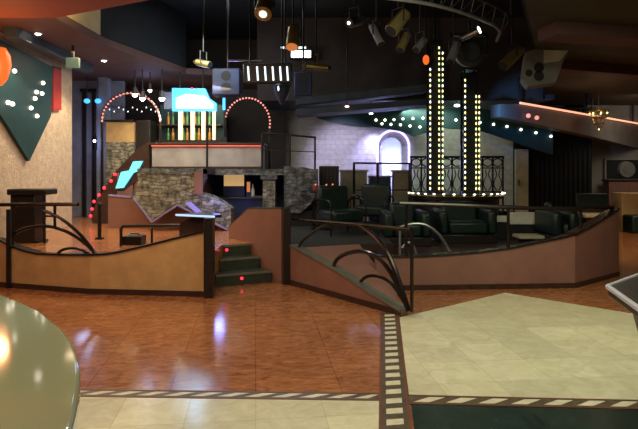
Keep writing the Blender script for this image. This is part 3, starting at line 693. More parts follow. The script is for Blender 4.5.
# lower bar under the terrace
t = thing('bar_counter', 'low dark bar tucked under the terrace with a warm lit display', 'counter', (at(243, 0, 11.6).x, 11.6, Z1))
MB().box(x205 + .02, x262 - .02, 11.5, 12.0, Z1 + .004, 1.0).build('counter_front', 'navy', t)
MB().box(x205 + .02, x262 - .02, 11.42, 12.05, 1.0, 1.04).build('countertop', 'blackwood', t, bevel=.006)
MB().box(x205 + .02, x262 - .02, 12.5, 12.58, Z1 + .004, 1.48).build('back_panel', 'dark', t)
pp = upright(223, 174, 244, 185, 12.35, .1)
def smallbox(name, label, cat, px, d, z0, dep, m, trim='black'):
    u = upright(px[0], px[1], px[2], px[3], d, dep)
    t = thing(name, label, cat, ((u[0] + u[1]) / 2, d, z0))
    MB().box(u[0], u[1], u[2], u[3], z0, u[5]).build('case', trim, t, bevel=.006)
    MB().box(u[0] + .02, u[1] - .02, d - .008, d, max(z0 + .02, u[4]), u[5] - .02).build('lit_face', m, t)
    return t
smallbox('display_case', 'warm yellow lit display case at the back of the low bar', 'display case', (223, 173, 245, 186), 11.75, 1.041, .2, 'dispyellow')
smallbox('cash_register', 'small orange lit till beside the yellow display case', 'cash register', (246, 181, 251, 192), 11.6, 1.041, .15, 'lamporange')
p = at(253, 0, 11.6); bottle(253, 0, 11.62, 1.041, .26, 'whitepaint', 'pale bottle standing on the low bar right of the till', None)
p = at(259, 0, 11.5)
t = thing('tray', 'small bright white tray on the low bar beside the pale bottle', 'tray', (p.x, 11.52, 1.041))
MB().box(p.x - .13, p.x + .13, 11.45, 11.6, 1.041, 1.055).build('base', 'whitepaint', t); MB().box(p.x - .14, p.x + .14, 11.44, 11.45, 1.041, 1.075).build('lip', 'chrome', t)
q = upright(264, 172, 276, 200, 11.15, .3)
t = thing('stone_pillar', 'slim olive stone pillar at the right end of the low bar', 'pillar', ((q[0] + q[1]) / 2, 11.15, Z1))
MB().box(q[0], q[1], 10.9, 11.2, Z1 + .003, 1.42).build('shaft', 'stone', t); MB().box(q[0] - .04, q[1] + .04, 10.86, 11.24, 1.42, 1.5).build('capital', 'greystone', t)
# grey stone bulk at centre
t = thing('stone_pier', 'grey rubble stone pier below the right end of the terrace', 'wall cladding', (at(300, 0, 10.9).x, 10.9, Z1))
MB().slab([at(x, y, 10.85) for x, y in ((284, 166), (303, 167), (318.5, 170), (317.5, 190), (311, 204), (300, 213), (284, 213))], (0, .4, 0)).build('stone_face', 'greystone', t, smooth=False)
MB().box(at(284, 0, 10.85).x, at(312, 0, 10.85).x, 10.9, 11.25, Z1 + .003, .8).build('footing', 'dark', t)
t = thing('shutter', 'dark brown louvred box right of the grey stone pier', 'cabinet', (at(329, 0, 12.5).x, 12.5, Z1))
q = upright(319, 166, 339, 194, 12.4, .4)
MB().box(q[0], q[1], 12.4, 12.8, Z1 + .003, q[5]).build('body', 'darkbrown', t, bevel=.01)
for i in range(5): MB().box(q[0] + .03 + i * .085, q[0] + .075 + i * .085, 12.385, 12.4, Z1 + .1, q[5] - .04).build('slat', 'blackwood', t)

# ================================================================== NICHE END
t = thing('neon_arch', 'violet neon arch around the glowing wall niche', 'light', (at(392, 0, 14.9).x, 14.9, Z2))
op = arch_pts(377.5, 409, 130.5, 14.93, 20)
MB().tube([Vector((op[0].x, 14.93, 1.25))] + op + [Vector((op[-1].x, 14.93, 1.25))], .03, 8).build('tube', 'neon_violet', t)
for o2 in (op[0], op[-1]): MB().box(o2.x - .05, o2.x + .05, 14.88, 14.98, Z2 + .003, 1.26).build('foot', 'beige', t)
for i, (x0, x1, lab) in enumerate(((341, 367, 'beige block pillar left of the glowing niche'), (394, 409, 'beige block pillar right of the glowing niche'))):
    q = upright(x0, 172, x1, 195, 13.4, .4)
    t = thing('plinth', lab, 'pillar', ((q[0] + q[1]) / 2, 13.4, Z1))
    zf = Z1 if i == 0 else Z2; t.location.z = zf
    MB().box(q[0], q[1], 13.4, 13.8, zf + .003, q[5]).build('block', 'beige', t, bevel=.01); MB().box(q[0] - .03, q[1] + .03, 13.37, 13.83, q[5], q[5] + .05).build('cap', 'beige', t)
q = upright(369.5, 173, 391, 195, 13.5, .4)
t = thing('side_table', 'dark low cabinet with a violet lit top in front of the niche', 'table', ((q[0] + q[1]) / 2, 13.5, Z2))
MB().box(q[0], q[1], 13.5, 13.9, Z2 + .003, q[5] - .1).build('body', 'navy', t, bevel=.01); MB().box(q[0] - .03, q[1] + .03, 13.45, 13.95, q[5] - .1, q[5] - .06).build('tabletop', 'purple', t)
t = thing('guard_rail', 'black post rail in front of the glowing niche', 'railing', (at(380, 0, 12.9).x, 12.9, Z1))
for x in (354, 377.5, 409.5): p = at(x, 163, 12.9); MB().cyl((p.x, 12.9, (Z1 if p.x < 1.1 else Z2) + .003), (p.x, 12.9, p.z), .03, n=8).build('post', 'black', t)
MB().tube([at(353, 163, 12.9), at(410, 163.5, 12.9)], .022).build('handrail', 'black', t); MB().tube([at(353, 190, 12.9), at(410, 190, 12.9)], .015).build('mid_rail', 'black', t)
# white door leaf at the end of the wall
q = upright(517, 149, 530, 196, 14.6, .1)
t = thing('door_panel', 'pale grey door panel at the right end of the whitewashed wall', 'door', ((q[0] + q[1]) / 2, 14.7, 0))
MB().box(q[0], q[1], 14.7, 14.8, .002, q[5]).build('leaf', 'beige', t, bevel=.01); MB().box(q[0] + .05, q[0] + .09, 14.65, 14.7, 1.2, 1.35).build('handle', 'chrome', t)

# ================================================================== ROUND STAGE AND LIGHT TOWERS
SC = at(455, 195, 11.2); SR = .92; ZS = HC - 25 / F * 10.3
t = thing('round_stage', 'round black stage rimmed with small bulbs under the two light towers', 'stage', (SC.x, 11.2, Z2))
MB().lathe([(SR * .92, 0.003), (SR * .92, ZS - Z2 - .1), (SR, ZS - Z2 - .09), (SR, ZS - Z2)], (SC.x, 11.2, Z2), 48).build('platform', 'blackwood', t)
MB().tube([(SC.x + (SR + .01) * math.cos(a), 11.2 + (SR + .01) * math.sin(a), ZS - .03) for a in [2 * math.pi * i / 40 for i in range(40)]], .014, 8, closed=True).build('rim', 'gold', t)
bulbs(t, [(SC.x + (SR + .02) * math.cos(a), 11.2 + (SR + .02) * math.sin(a), ZS + .01) for a in [math.pi + .12 + math.pi * .95 * i / 15 for i in range(16)]], .017, ['bulb'], sc=(1.5, 1, .7))
def tower(label, xa, xb, ytop, d, cols):
    a, b = at(xa, 0, d).x, at(xb, 0, d).x
    zt = HC - (ytop - HY) / F * d
    t = thing('light_tower', label, 'light tower', ((a + b) / 2, d, ZS), 'bulb towers on the round stage')
    MB().box(a - .03, b + .03, d - .03, d + b - a + .03, ZS + .001, ZS + .05).build('base', 'black', t)
    for x in (a, b):
        for y in (d, d + b - a): MB().box(x - .02, x + .02, y - .02, y + .02, ZS + .05, zt).build('upright', 'black', t)
    n = int((zt - ZS) / .3); br = MB()
    for i in range(n):
        z0, z1 = ZS + .08 + i * .3, ZS + .08 + (i + 1) * .3
        s = (a, b) if i % 2 else (b, a)
        br.cyl((s[0], d, z0), (s[1], d, z1), .011, n=6).cyl((s[0], d + b - a, z0), (s[1], d + b - a, z1), .011, n=6)
        br.cyl((a, d, z0), (a, d + b - a, z1), .011, n=6).cyl((b, d, z0), (b, d + b - a, z1), .011, n=6)
    br.build('bracing', 'black', t)
    MB().box(a + .04, b - .04, d + .03, d + .06, ZS + .05, zt - .05).build('core_panel', 'dark', t)
    MB().box(a - .03, b + .03, d - .03, d + b - a + .03, zt, zt + .03).build('top_plate', 'black', t)
    if zt < 4.9: MB().cyl(((a + b) / 2, d + .12, zt + .03), ((a + b) / 2, d + .12, 5.0), .03).build('hanger', 'black', t)
    for x, y0, mts in cols:
        q = at(x, 0, d).x; zz = HC - (y0 - HY) / F * d; k = int((zz - ZS - .1) / .105)
        bulbs(t, [(q, d - .045, ZS + .1 + i * .105) for i in range(k)], .015, mts, sc=(1, .8, 1.9))
tower('left light tower on the round stage, taller, with white and yellow bulbs', 429.8, 441.5, 42, 10.9, [(429.8, 64, ['bulb_w', 'bulb_y']), (438.6, 42, ['bulb_y', 'bulb_y', 'bulb_g']), (442.2, 46, ['bulb_y', 'bulb_w', 'bulb_g'])])
tower('right light tower on the round stage, shorter, with yellow green bulbs', 464.6, 477.5, 70, 10.9, [(464.6, 72, ['bulb_y', 'bulb_w']), (475.5, 86, ['bulb_y', 'bulb_g']), (478.6, 86, ['bulb_y'])])
t = thing('ornamental_railing', 'black scrollwork railing behind the light towers', 'railing', (SC.x, 12.3, Z2))
d = 12.3; xs = [411 + i * 10.2 for i in range(10)]
zt, zl, zb_ = at(0, 157, d).z, at(0, 168, d).z, at(0, 192, d).z
MB().box(at(410, 0, d).x, at(504, 0, d).x, d - .025, d + .025, zt - .025, zt + .025).box(at(410, 0, d).x, at(504, 0, d).x, d - .02, d + .02, zl - .015, zl + .015).box(at(410, 0, d).x, at(504, 0, d).x, d - .02, d + .02, zb_ - .02, zb_ + .02).build('rails', 'black', t)
for i, x in enumerate(xs):
    p = at(x, 0, d).x
    MB().box(p - .018, p + .018, d - .018, d + .018, Z2 + .003 if i in (0, 4, 9) else zb_, zt).build('baluster', 'black', t)
for i in range(9):
    p = at(xs[i] + 5.1, 0, d).x
    MB().tube([(p + .10 * math.cos(a), d, (zt + zl) / 2 + .085 * math.sin(a)) for a in [2 * math.pi * k / 16 for k in range(16)]], .014, 6, closed=True).build('ring', 'black', t)
    w = MB()
    for s in (1, -1): w.tube([(p + s * .02, d, zb_ + .03), (p + s * .09, d, zb_ + .14), (p + s * .07, d, zb_ + .28), (p + s * .015, d, zb_ + .36), (p + s * .05, d, zl - .03)], .012, 6, 1)
    w.build('scroll', 'black', t)

# ================================================================== VALANCES WITH BULBS, FASCIA, NEON
def valance(label, poly, d, pts, m='teal', size=.032):
    a = [at(x, y, d) for x, y in poly]
    t = thing('valance', label, 'valance', min(a, key=lambda v: v.z))
    MB().slab(a, (0, .08, 0)).build('board', m, t, smooth=False)
    bulbs(t, [at(x, y, d - .03) for x, y in pts], size, ['bulb'])
    return t
valance('teal valance with a double row of bulbs above the glowing niche', [(300, 110), (432, 108), (432, 131), (414, 136.5), (400, 131), (374, 127), (346, 124.5), (320, 119)], 14.4,
        [(376, 120), (385, 120), (394, 119.6), (403, 118.8), (413, 118.6), (423, 118.2), (382, 123.8), (391, 124.4), (400.5, 124.8), (410, 126), (420, 127)])
valance('teal valance with one row of bulbs falling to the right of the towers', [(432, 108), (480, 108), (540, 120), (553, 126), (553, 155), (540, 151), (512, 141), (482, 131), (432, 127)], 13.8,
        [(456, 120), (480, 122.5), (493.6, 124.3), (507, 126.5), (521, 129.6), (536, 132.7), (551, 136.3)])
F0, F1 = on_z(500, 101, 3.0), on_z(645, 125.5, 3.0)
t = thing('fascia', 'dark ceiling fascia with a warm neon line, right of the towers', 'ceiling fascia', ((F0 + F1) / 2 - Vector((0, 0, .5))))
fp = [on_line(x, y, F0, F1) for x, y in ((500, 104), (518, 104), (645, 126.5), (645, 150), (590, 136), (541, 125), (500, 117))]
MB().slab(fp, (-.1, .3, 0)).build('board', 'fascia', t, smooth=False)
nl = [on_line(518, 103.2, F0, F1) + Vector((.03, -.05, .0)), on_line(643, 124.8, F0, F1) + Vector((.03, -.05, 0))]
MB().cyl(nl[0], nl[1], .025, n=8).build('neon_line', 'neon_warm', t)
q = F0 + (F1 - F0) * .5; 
for k in (.1, .5, .9):
    q = F0 + (F1 - F0) * k; MB().cyl((q.x, q.y + .12, 2.9), (q.x, q.y + .12, 3.6), .03).build('hanger', 'black', t)
# chandelier
p = on_line(597, 116, F0, F1) + Vector((-.6, -1.3, 0))
t = thing('chandelier', 'small gold bead chandelier hanging before the neon fascia at the right', 'chandelier', (p.x, p.y, p.z - .55))
MB().cyl((p.x, p.y, p.z), (p.x, p.y, 3.6), .012).build('stem', 'gold', t)
for k, (r, z) in enumerate(((.22, 0), (.17, -.16), (.10, -.32))): MB().tube([(p.x + r * math.cos(a), p.y + r * math.sin(a), p.z + z) for a in [2 * math.pi * i / 20 for i in range(20)]], .018, 6, closed=True).build('ring', 'gold', t)
st = MB()
for i in range(8):
    a = 2 * math.pi * i / 8; st.cyl((p.x + .22 * math.cos(a), p.y + .22 * math.sin(a), p.z), (p.x + .05 * math.cos(a), p.y + .05 * math.sin(a), p.z - .45), .008, n=6)
st.cyl((p.x - .22, p.y, p.z), (p.x + .22, p.y, p.z), .008, n=6).build('strands', 'gold', t)
bulbs(t, [(p.x + .2 * math.cos(a), p.y + .2 * math.sin(a), p.z - .06) for a in [2 * math.pi * i / 7 for i in range(7)]] + [(p.x, p.y, p.z - .45)], .02, ['bulb_y'])
# twinkling lamps at the blue end of the fascia
for i, (x, y) in enumerate(((525.5, 116), (534, 118))):
    p = on_line(x, y, F0, F1) + Vector((.04, -.06, 0))
    t = thing('spotlight', ['small pink spotlight on the fascia, left of the pair', 'small pink spotlight on the fascia, right of the pair'][i], 'light', p)
    MB().ball(p, .05, 8).build('lens', 'bulb_pink', t); MB().cyl(p, p + Vector((0, .06, 0)), .03).build('holder', 'black', t)

# ================================================================== RIG IN THE SHAFT
t = thing('lighting_ring', 'pale curved lighting pipe crossing the ceiling shaft at the upper right', 'lighting truss', (2.1, 8.5, 4.0))
rp = [Vector((-.4, 7.35, 4)), on_z(408, 0, 4), on_z(440, 6, 4), on_z(470, 15, 4), on_z(502, 28, 4), Vector((3.3, 10.4, 4))]
MB().tube(rp, .028, 8, 2).build('pipe', 'speakergrey', t)
MB().tube([p + Vector((.12, -.08, .22)) for p in rp], .02, 8, 2).build('upper_pipe', 'darkpipe', t)
zz = []
for i in range(len(rp) - 1):
    for k in range(3): zz += [rp[i].lerp(rp[i + 1], k / 3), rp[i].lerp(rp[i + 1], (k + .5) / 3) + Vector((.12, -.08, .22))]
MB().tube(zz, .009, 6).build('bracing', 'darkpipe', t)
for p in (rp[0], rp[2], rp[4]): MB().cyl(p + Vector((.12, -.08, .2)), (p.x + .12, p.y - .08, 5), .014).build('drop_rod', 'darkpipe', t)
def par_can(label, rear, front, d, r, m='gold', lens='lens', d2=None, lr=.86):
    a, b = at(*rear, d), at(*front, d2 or d - .15)
    t = thing('stage_light', label, 'stage light', (a + b) / 2 - Vector((0, 0, r)), 'stage lights in the ceiling shaft')
    w = (b - a).normalized()
    MB().cyl(a, b, r * .9, r).build('housing', m, t)
    MB().cyl(a - w * .06, a, r * .5, r * .9).build('rear_cap', 'black', t)
    MB().cyl(b, b + w * .012, r * lr, r * lr).build('lens', lens, t)
    c = (a + b) / 2; u = w.cross(Vector((0, 0, 1)));
    u = u.normalized() if u.length > .1 else Vector((1, 0, 0))
    MB().tube([c + u * (r + .015), c + u * (r + .015) + Vector((0, 0, .2)), c - u * (r + .015) + Vector((0, 0, .2)), c - u * (r + .015)], .012, 6).build('yoke', 'black', t)
    MB().cyl(c + Vector((0, 0, .2)), (c.x, c.y, 5.0), .012).build('drop_rod', 'black', t)
    return t
par_can('gold stage light tilted steeply, above left of the light towers', (405, 14), (391, 31), 8.0, .10, 'gold', 'dark')
par_can('dark gold stage light hanging just below the big tilted gold one', (407, 35), (400, 50), 8.4, .065, 'gold', 'dark')
par_can('silver stage light just left of the taller light tower', (424, 40), (416, 50), 8.6, .06, 'silver', 'dark')
par_can('silver violet stage light just right of the taller light tower', (457, 44), (450, 62), 9.0, .07, 'silver', 'dark')
par_can('bright white stage light above the dark moving head', (462, 38), (479, 30), 9.3, .07, 'chrome', 'whitelens')
par_can('gold stage light pointing down left, between towers and grey speaker', (521, 49), (503, 66), 9.2, .09, 'gold', 'dark')
par_can('round gold stage light at the top edge, left of centre', (266, 2), (263, 14), 7.6, .12, 'gold', 'tube', lr=.45)
par_can('stage light glowing orange above the bright white floodlight', (294, 29), (292, 47), 8.4, .10, 'gold', 'lamporange')
par_can('small black stage light with a bright spot, top centre', (360, 20), (349, 23), 8.0, .075, 'black', 'whitelens', lr=.3)
par_can('small gold stage light above the glowing blue sign', (197, 62), (210, 65), 9.5, .06, 'gold', 'dark')
par_can('long gold stage light below right of the bright white floodlight', (327, 68), (305, 66), 9.0, .055, 'gold', 'dark')
par_can('grey stage light near the top, right of the ceiling centre', (372, 26), (381, 44), 8.6, .06, 'silver', 'dark')
# white floodlight
p = at(301, 52, 12.1)
t = thing('floodlight', 'bright white rectangular floodlight hanging under the orange stage light', 'stage light', p - Vector((0, 0, .15)))
MB().box(p.x - .24, p.x + .24, p.y, p.y + .2, p.z - .14, p.z + .13).build('housing', 'black', t, bevel=.01)
MB().box(p.x - .21, p.x + .21, p.y - .012, p.y, p.z - .12, p.z + .03).build('lens', 'whitelens', t)
MB().box(p.x - .43, p.x + .11, p.y - .06, p.y - .02, p.z + .07, p.z + .105).build('barn_door', 'tube', t)
MB().cyl((p.x, p.y + .08, p.z + .13), (p.x, p.y + .08, 5.0), .014).build('drop_rod', 'black', t)
# moving head disc
p = at(469, 53, 9.75)
t = thing('moving_head', 'large dark round moving head light between the two towers', 'stage light', p - Vector((0, 0, .3)))
MB().cyl(p + Vector((0, -.1, 0)), p + Vector((0, .14, 0)), .26, .22, n=28).build('head', 'black', t)
MB().cyl(p + Vector((0, -.13, 0)), p + Vector((0, -.1, 0)), .16, .18, n=24).build('lens', 'cone', t)
MB().box(p.x - .32, p.x - .27, p.y - .05, p.y + .05, p.z - .05, p.z + .33).box(p.x + .27, p.x + .32, p.y - .05, p.y + .05, p.z - .05, p.z + .33).box(p.x - .32, p.x + .32, p.y - .05, p.y + .05, p.z + .29, p.z + .34).build('yoke', 'black', t)
MB().cyl((p.x, p.y, p.z + .34), (p.x, p.y, 5.0), .02).build('drop_rod', 'black', t)
# red lamp left of the tower
p = at(426, 60, 10.4)
t = thing('beacon_lamp', 'small orange red glowing lamp at the left of the taller tower', 'light', p - Vector((0, 0, .06)))
MB().lathe([(.03, -.08), (.06, -.02), (.055, .05), (.02, .09)], p, 16).build('dome', 'orange', t); MB().cyl(p + Vector((0, 0, .09)), (p.x, p.y, 5), .012).build('drop_rod', 'black', t)
p = at(447, 58, 9.2)
# LED tube bar
t = thing('tube_light_bar', 'dark light bar with six short white tubes, upper centre left', 'stage light', at(268, 82, 9.0))
a, b = at(243, 63, 9.0), at(292, 83, 9.0)
MB().box(a.x, b.x, 9.0, 9.14, b.z, a.z).build('housing', 'black', t, bevel=.015)
for x in (248.5, 257.5, 265.4, 273, 280.5, 287.5): MB().cyl(at(x + .5, 80.5, 8.98), at(x - .5, 66.5, 8.98), .014, n=10).build('tube', 'tube', t)
for x in (250, 285): q = at(x, 63, 9.07); MB().cyl((q.x, 9.07, q.z), (q.x, 9.07, 5), .012).build('drop_rod', 'black', t)
MB().tube([at(228, 60.5, 9.07), at(262, 61, 9.07)], .014).build('top_bar', 'chrome', t)
p = at(282, 93, 9.4)
t = thing('stage_light', 'small navy cone light hanging under the six-tube light bar', 'stage light', p - Vector((0, 0, .2)), 'stage lights in the ceiling shaft')
MB().lathe([(.03, -.2), (.12, .0), (.15, .12), (.06, .2)], p, 18).build('housing', 'navy', t); MB().ball(p + Vector((-.05, -.12, .07)), .035, 8, (.5, .5, 1.6)).build('lens', 'tube', t)
MB().cyl(p + Vector((0, 0, .2)), (p.x, p.y, 5), .012).build('drop_rod', 'black', t)
# navy hanging speakers
def speaker(label, x0, y0, x1, y1, d, dep, m, grp=None, round_=2, zc=5.0):
    u = upright(x0, y0, x1, y1, d, dep)
    t = thing('loudspeaker', label, 'speaker', ((u[0] + u[1]) / 2, d + dep / 2, u[4]), grp)
    MB().box(*u).build('cabinet', m, t, bevel=.02)
    w, h = u[1] - u[0], u[5] - u[4]
    for i in range(round_):
        c = Vector(((u[0] + u[1]) / 2, d, u[4] + h * (.28 + .44 * i))); r = min(w, h / round_) * .36
        MB().cyl(c + Vector((0, -.012, 0)), c + Vector((0, .02, 0)), r, r * .8, n=22).build('driver', 'cone', t)
    MB().cyl(((u[0] + u[1]) / 2, d + dep / 2, u[5]), ((u[0] + u[1]) / 2, d + dep / 2, zc), .02).build('hanger', 'black', t)
    return t
speaker('navy loudspeaker hanging right of the glowing blue sign', 212, 68, 240, 95, 10.0, .4, 'navy')
speaker('navy loudspeaker hanging right of the six-tube light bar', 294, 72, 312, 96, 10.2, .4, 'navy')
# grey speaker cluster at the right
p = at(545, 66, 9.3)
t = thing('loudspeaker', 'grey angled loudspeaker with dark cones under the olive ceiling, right', 'speaker', (p.x, 9.3, at(0, 86, 9.3).z))
MB().slab([at(x, y, 9.3) for x, y in ((526, 52), (542, 47), (570, 49), (563, 62), (556, 82), (528, 86), (522, 78))], (.12, .45, 0)).build('cabinet', 'speakergrey', t, smooth=False)
for x, y, r in ((539, 67.5, .085), (539, 76, .085), (529, 73, .06)): c = at(x, y, 9.29); MB().cyl(c, c + Vector((0, .03, 0)), r, r * .8, n=20).build('driver', 'cone', t)
MB().slab([at(x, y, 9.285) for x, y in ((544, 50), (568.5, 50.5), (560, 61), (544, 63))], (0, .012, 0)).build('pale_lit_face', 'whitepaint', t, smooth=False)  # white panel paints in the lit upper face of the cabinet
MB().cyl(at(545, 50, 9.5), (at(545, 50, 9.5).x, 9.5, 3.6 if at(545, 50, 9.5).x > 3.6 else 5), .03).build('hanger', 'black', t)

# ================================================================== LOUNGE FURNITURE
def sofa(label, x0, x1, d, ybase=None, seat=.36, back=.66, dep=.85, m='leather', rz=0):
    a, b = at(x0, 0, d).x, at(x1, 0, d).x; z = Z2 + .003; w = b - a; o = Vector(((a + b) / 2, d + dep / 2, z))
    t = thing('sofa', label, 'sofa', o, 'dark green lounge sofas')
    MB().box(a, b, d, d + dep, z, z + .14).build('base', 'blackwood', t, bevel=.01)
    k = max(1, round(w / .75)); cw = (w - .3) / k
    for i in range(k): MB().box(a + .15 + i * cw + .008, a + .15 + (i + 1) * cw - .008, d - .02, d + dep - .22, z + .14, z + seat).build('seat_cushion', m, t, bevel=.05)
    for i in range(k): MB().box(a + .15 + i * cw + .008, a + .15 + (i + 1) * cw - .008, d + dep - .24, d + dep, z + .14, z + back).build('back_cushion', m, t, bevel=.06)
    for s in (a, b - .15): MB().box(s, s + .15, d, d + dep, z + .14, z + seat + .18).build('armrest', m, t, bevel=.05)
    t.rotation_euler = (0, 0, rz)
    return t
sofa('dark green sofa behind the ramp railing, left end of the lounge', 385, 432, 8.9)
sofa('dark green sofa in the middle of the lounge below the round stage', 440, 498, 9.3)
sofa('dark green sofa at the right end of the lounge beside the cream divider', 554, 580, 9.0)
t = thing('lounge_divider', 'cream topped divider panel at the right of the lounge', 'divider', (at(518, 0, 9.95).x, 9.95, Z2))
q = upright(510, 212.5, 552, 224.5, 9.92, .1); MB().box(*q).build('panel', 'whitepaint', t, bevel=.01)
q2 = upright(487, 216, 509, 222, 10.0, .1); MB().box(*q2).build('side_panel', 'whitepaint', t)
MB().box(q[0], q[1], 9.94, 10.0, Z2 + .003, q[4]).box(q2[0], q2[1], 10.02, 10.08, Z2 + .003, q2[4]).build('backing', 'dark', t)
q = upright(520, 236, 545, 243, 8.7, .35)
t = thing('coffee_table', 'low table with a peach top just behind the lounge wall', 'table', ((q[0] + q[1]) / 2, 8.9, Z2))
MB().box(q[0], q[1], 8.7, 9.05, q[5] - .05, q[5]).build('tabletop', 'beige', t, bevel=.01); MB().box(q[0] + .08, q[1] - .08, 8.78, 8.98, Z2 + .003, q[5] - .05).build('pedestal', 'black', t)
def armchair(label, x, d, rz, z):
    p = at(x, 0, d); o = Vector((p.x, d, z + .003))
    t = thing('armchair', label, 'chair', o, 'lounge armchairs with metal arms')
    X, Y, Z = o
    MB().box(X - .3, X + .3, Y - .3, Y + .28, Z + .22, Z + .42).build('seat', 'leather', t, bevel=.05)
    MB().box(X - .3, X + .3, Y + .2, Y + .34, Z + .36, Z + .82).build('backrest', 'leather', t, bevel=.05)
    for s in (-1, 1): MB().tube([(X + s * .34, Y - .28, Z), (X + s * .34, Y - .3, Z + .5), (X + s * .34, Y - .2, Z + .6), (X + s * .34, Y + .2, Z + .6), (X + s * .34, Y + .32, Z + .5), (X + s * .34, Y + .3, Z)], .016, 8, 1).build('arm', 'bronze', t)
    MB().box(X - .34, X + .34, Y - .02, Y + .02, Z + .2, Z + .22).build('crossbar', 'chrome', t)
    t.rotation_euler = (0, 0, rz); return t
armchair('dark armchair with thin metal arms beyond the ramp, left of the lounge sofas', 340, 9.6, .5, Z1)
armchair('dark armchair with thin metal arms in front of the beige pillars', 372, 10.8, -.4, Z1 - .12 + .0 if at(372, 0, 10.8).x > 1.12 else Z1)
#armchair('dark armchair with thin metal arms just left of the middle lounge sofa', 436, 8.45, 1.9, Z2)
t = thing('round_table', 'small round dark table with red glasses between the ramp and the stage', 'table', (at(322, 0, 10.4).x, 10.4, Z1))
p = Vector((at(322, 0, 10.4).x, 10.4, Z1 + .003))
MB().lathe([(.22, 0), (.22, .02), (.03, .04), (.03, .66), (.1, .68)], p, 20).build('pedestal', 'black', t); MB().cyl(p + Vector((0, 0, .68)), p + Vector((0, 0, .715)), .38, n=28).build('tabletop', 'blackwood', t)
for i, (dx, dy, lab) in enumerate(((-.12, -.1, 'left of the three red glass candle holders on the small round table'), (.08, -.18, 'middle of the three red glass candle holders on the small round table'), (.2, .05, 'right of the three red glass candle holders on the small round table'))):
    c = p + Vector((dx, dy, .716))
    u = thing('candle_holder', lab, 'candle holder', c, 'red candle holders'); MB().lathe([(.03, 0), (.042, .05), (.038, .1)], c, 14).build('glass', 'red', u); MB().ball(c + Vector((0, 0, .112)), .014, 8).build('flame', 'bulb_pink', u)
# second swooping rail inside the lounge
t = thing('swooping_railing', 'short curved chrome railing inside the lounge behind the rose wall', 'railing', (at(430, 0, 8.2).x, 8.15, Z2))
for pts, r in (([(400, 227), (412, 223.5), (425, 224), (436, 231), (444, 241), (450, 252)], .02), ([(402, 248), (408, 241), (414, 246), (417, 256)], .016)):
    MB().tube([at(x, y, 8.1) for x, y in pts], r, 8, 2).build('arc', 'silver', t)
for x, y in ((400, 227), (450, 252)):
    q = at(x, y, 8.1); MB().cyl(q, (q.x, 8.1, Z2 + .003), .018).build('post', 'silver', t)

# ================================================================== FAR RIGHT
t = thing('curtain', 'black curtain filling the dark alcove at the right', 'curtain', (at(562, 0, 15.6).x, 15.6, 0))
pts = []; n = 60; xa, xb = at(533, 0, 15.6).x, at(592, 0, 15.6).x
for i in range(n + 1): pts.append((xa + (xb - xa) * i / n, 15.6 + .05 * math.sin(i * 1.3) * .4))
cm = MB()
for a, b in zip(pts, pts[1:]): cm.add([(a[0], a[1], .02), (b[0], b[1], .02), (b[0], b[1], 3.3), (a[0], a[1], 3.3), (a[0], a[1] + .03, .02), (b[0], b[1] + .03, .02), (b[0], b[1] + .03, 3.3), (a[0], a[1] + .03, 3.3)], [(0, 1, 2, 3), (4, 5, 6, 7), (0, 1, 5, 4), (3, 2, 6, 7)])
cm.build('drape', 'curtain', t); MB().cyl((xa - .1, 15.6, 3.32), (xb + .1, 15.6, 3.32), .03).build('rail', 'black', t)
for x in (xa, xb): MB().cyl((x, 15.6, 3.32), (x, 15.6, 3.6), .02).build('hanger', 'black', t)
q = upright(607, 160, 640, 179, 17.15, .1)
t = thing('wall_recess', 'dark framed recess with a round grey disc on the far right wall', 'wall panel', ((q[0] + q[1]) / 2, 17.2, q[4]))
MB().box(q[0], q[1], 17.22, 17.298, q[4], q[5]).build('panel', 'dark', t)
MB().box(q[0] - .05, q[1] + .05, 17.18, 17.298, q[5], q[5] + .05).box(q[0] - .05, q[1] + .05, 17.18, 17.298, q[4] - .05, q[4]).box(q[0] - .05, q[0], 17.18, 17.298, q[4], q[5]).build('frame', 'greywall', t)
c = at(627, 169.5, 17.15)
MB().cyl((c.x, 17.12, c.z), (c.x, 17.22, c.z), .24, .26, n=28).build('disc', 'greywall', t); MB().cyl((c.x, 17.10, c.z), (c.x, 17.12, c.z), .12, n=20).build('hub', 'greywall', t)
q = upright(609, 181, 645, 192, 16.7, .35)
t = thing('sideboard', 'long brown sideboard under the framed recess on the right', 'cabinet', ((q[0] + q[1]) / 2, 17, 0))
MB().box(q[0], q[1], 16.7, 17.05, 0.002, q[5]).build('body', 'rose', t, bevel=.01); MB().box(q[0] - .03, q[1] + .03, 16.66, 17.08, q[5], q[5] + .04).build('top', 'darkbrown', t)
for i in range(2): MB().box(q[0] + .06 + i * .55, q[0] + .55 + i * .55, 16.685, 16.7, .1, q[5] - .05).build('door', 'rose', t, bevel=.004)
q = upright(622, 193, 650, 222, 14.6, .5)
t = thing('booth_seat', 'orange brown booth block standing on the tiled floor, far right', 'bench', ((q[0] + q[1]) / 2, 14.8, 0))
MB().box(q[0], q[1], 14.6, 15.1, 0.002, q[5]).build('back', 'peach', t, bevel=.02); MB().box(q[0], q[1], 14.1, 14.6, 0.002, .45).build('seat', 'leather', t, bevel=.04)
q = upright(585, 194, 618, 212, 14.2, .7)
t = thing('bench', 'dark bench with an olive seat left of the orange brown booth', 'bench', ((q[0] + q[1]) / 2, 14.4, 0))
MB().box(q[0], q[1], 14.2, 14.8, .38, .48).build('seat', 'beige', t, bevel=.03); MB().box(q[0], q[1], 14.7, 14.85, .48, q[5]).build('backrest', 'leather', t, bevel=.03)
for x in (q[0] + .05, q[1] - .13): MB().box(x, x + .08, 14.25, 14.75, 0.002, .38).build('leg', 'black', t)

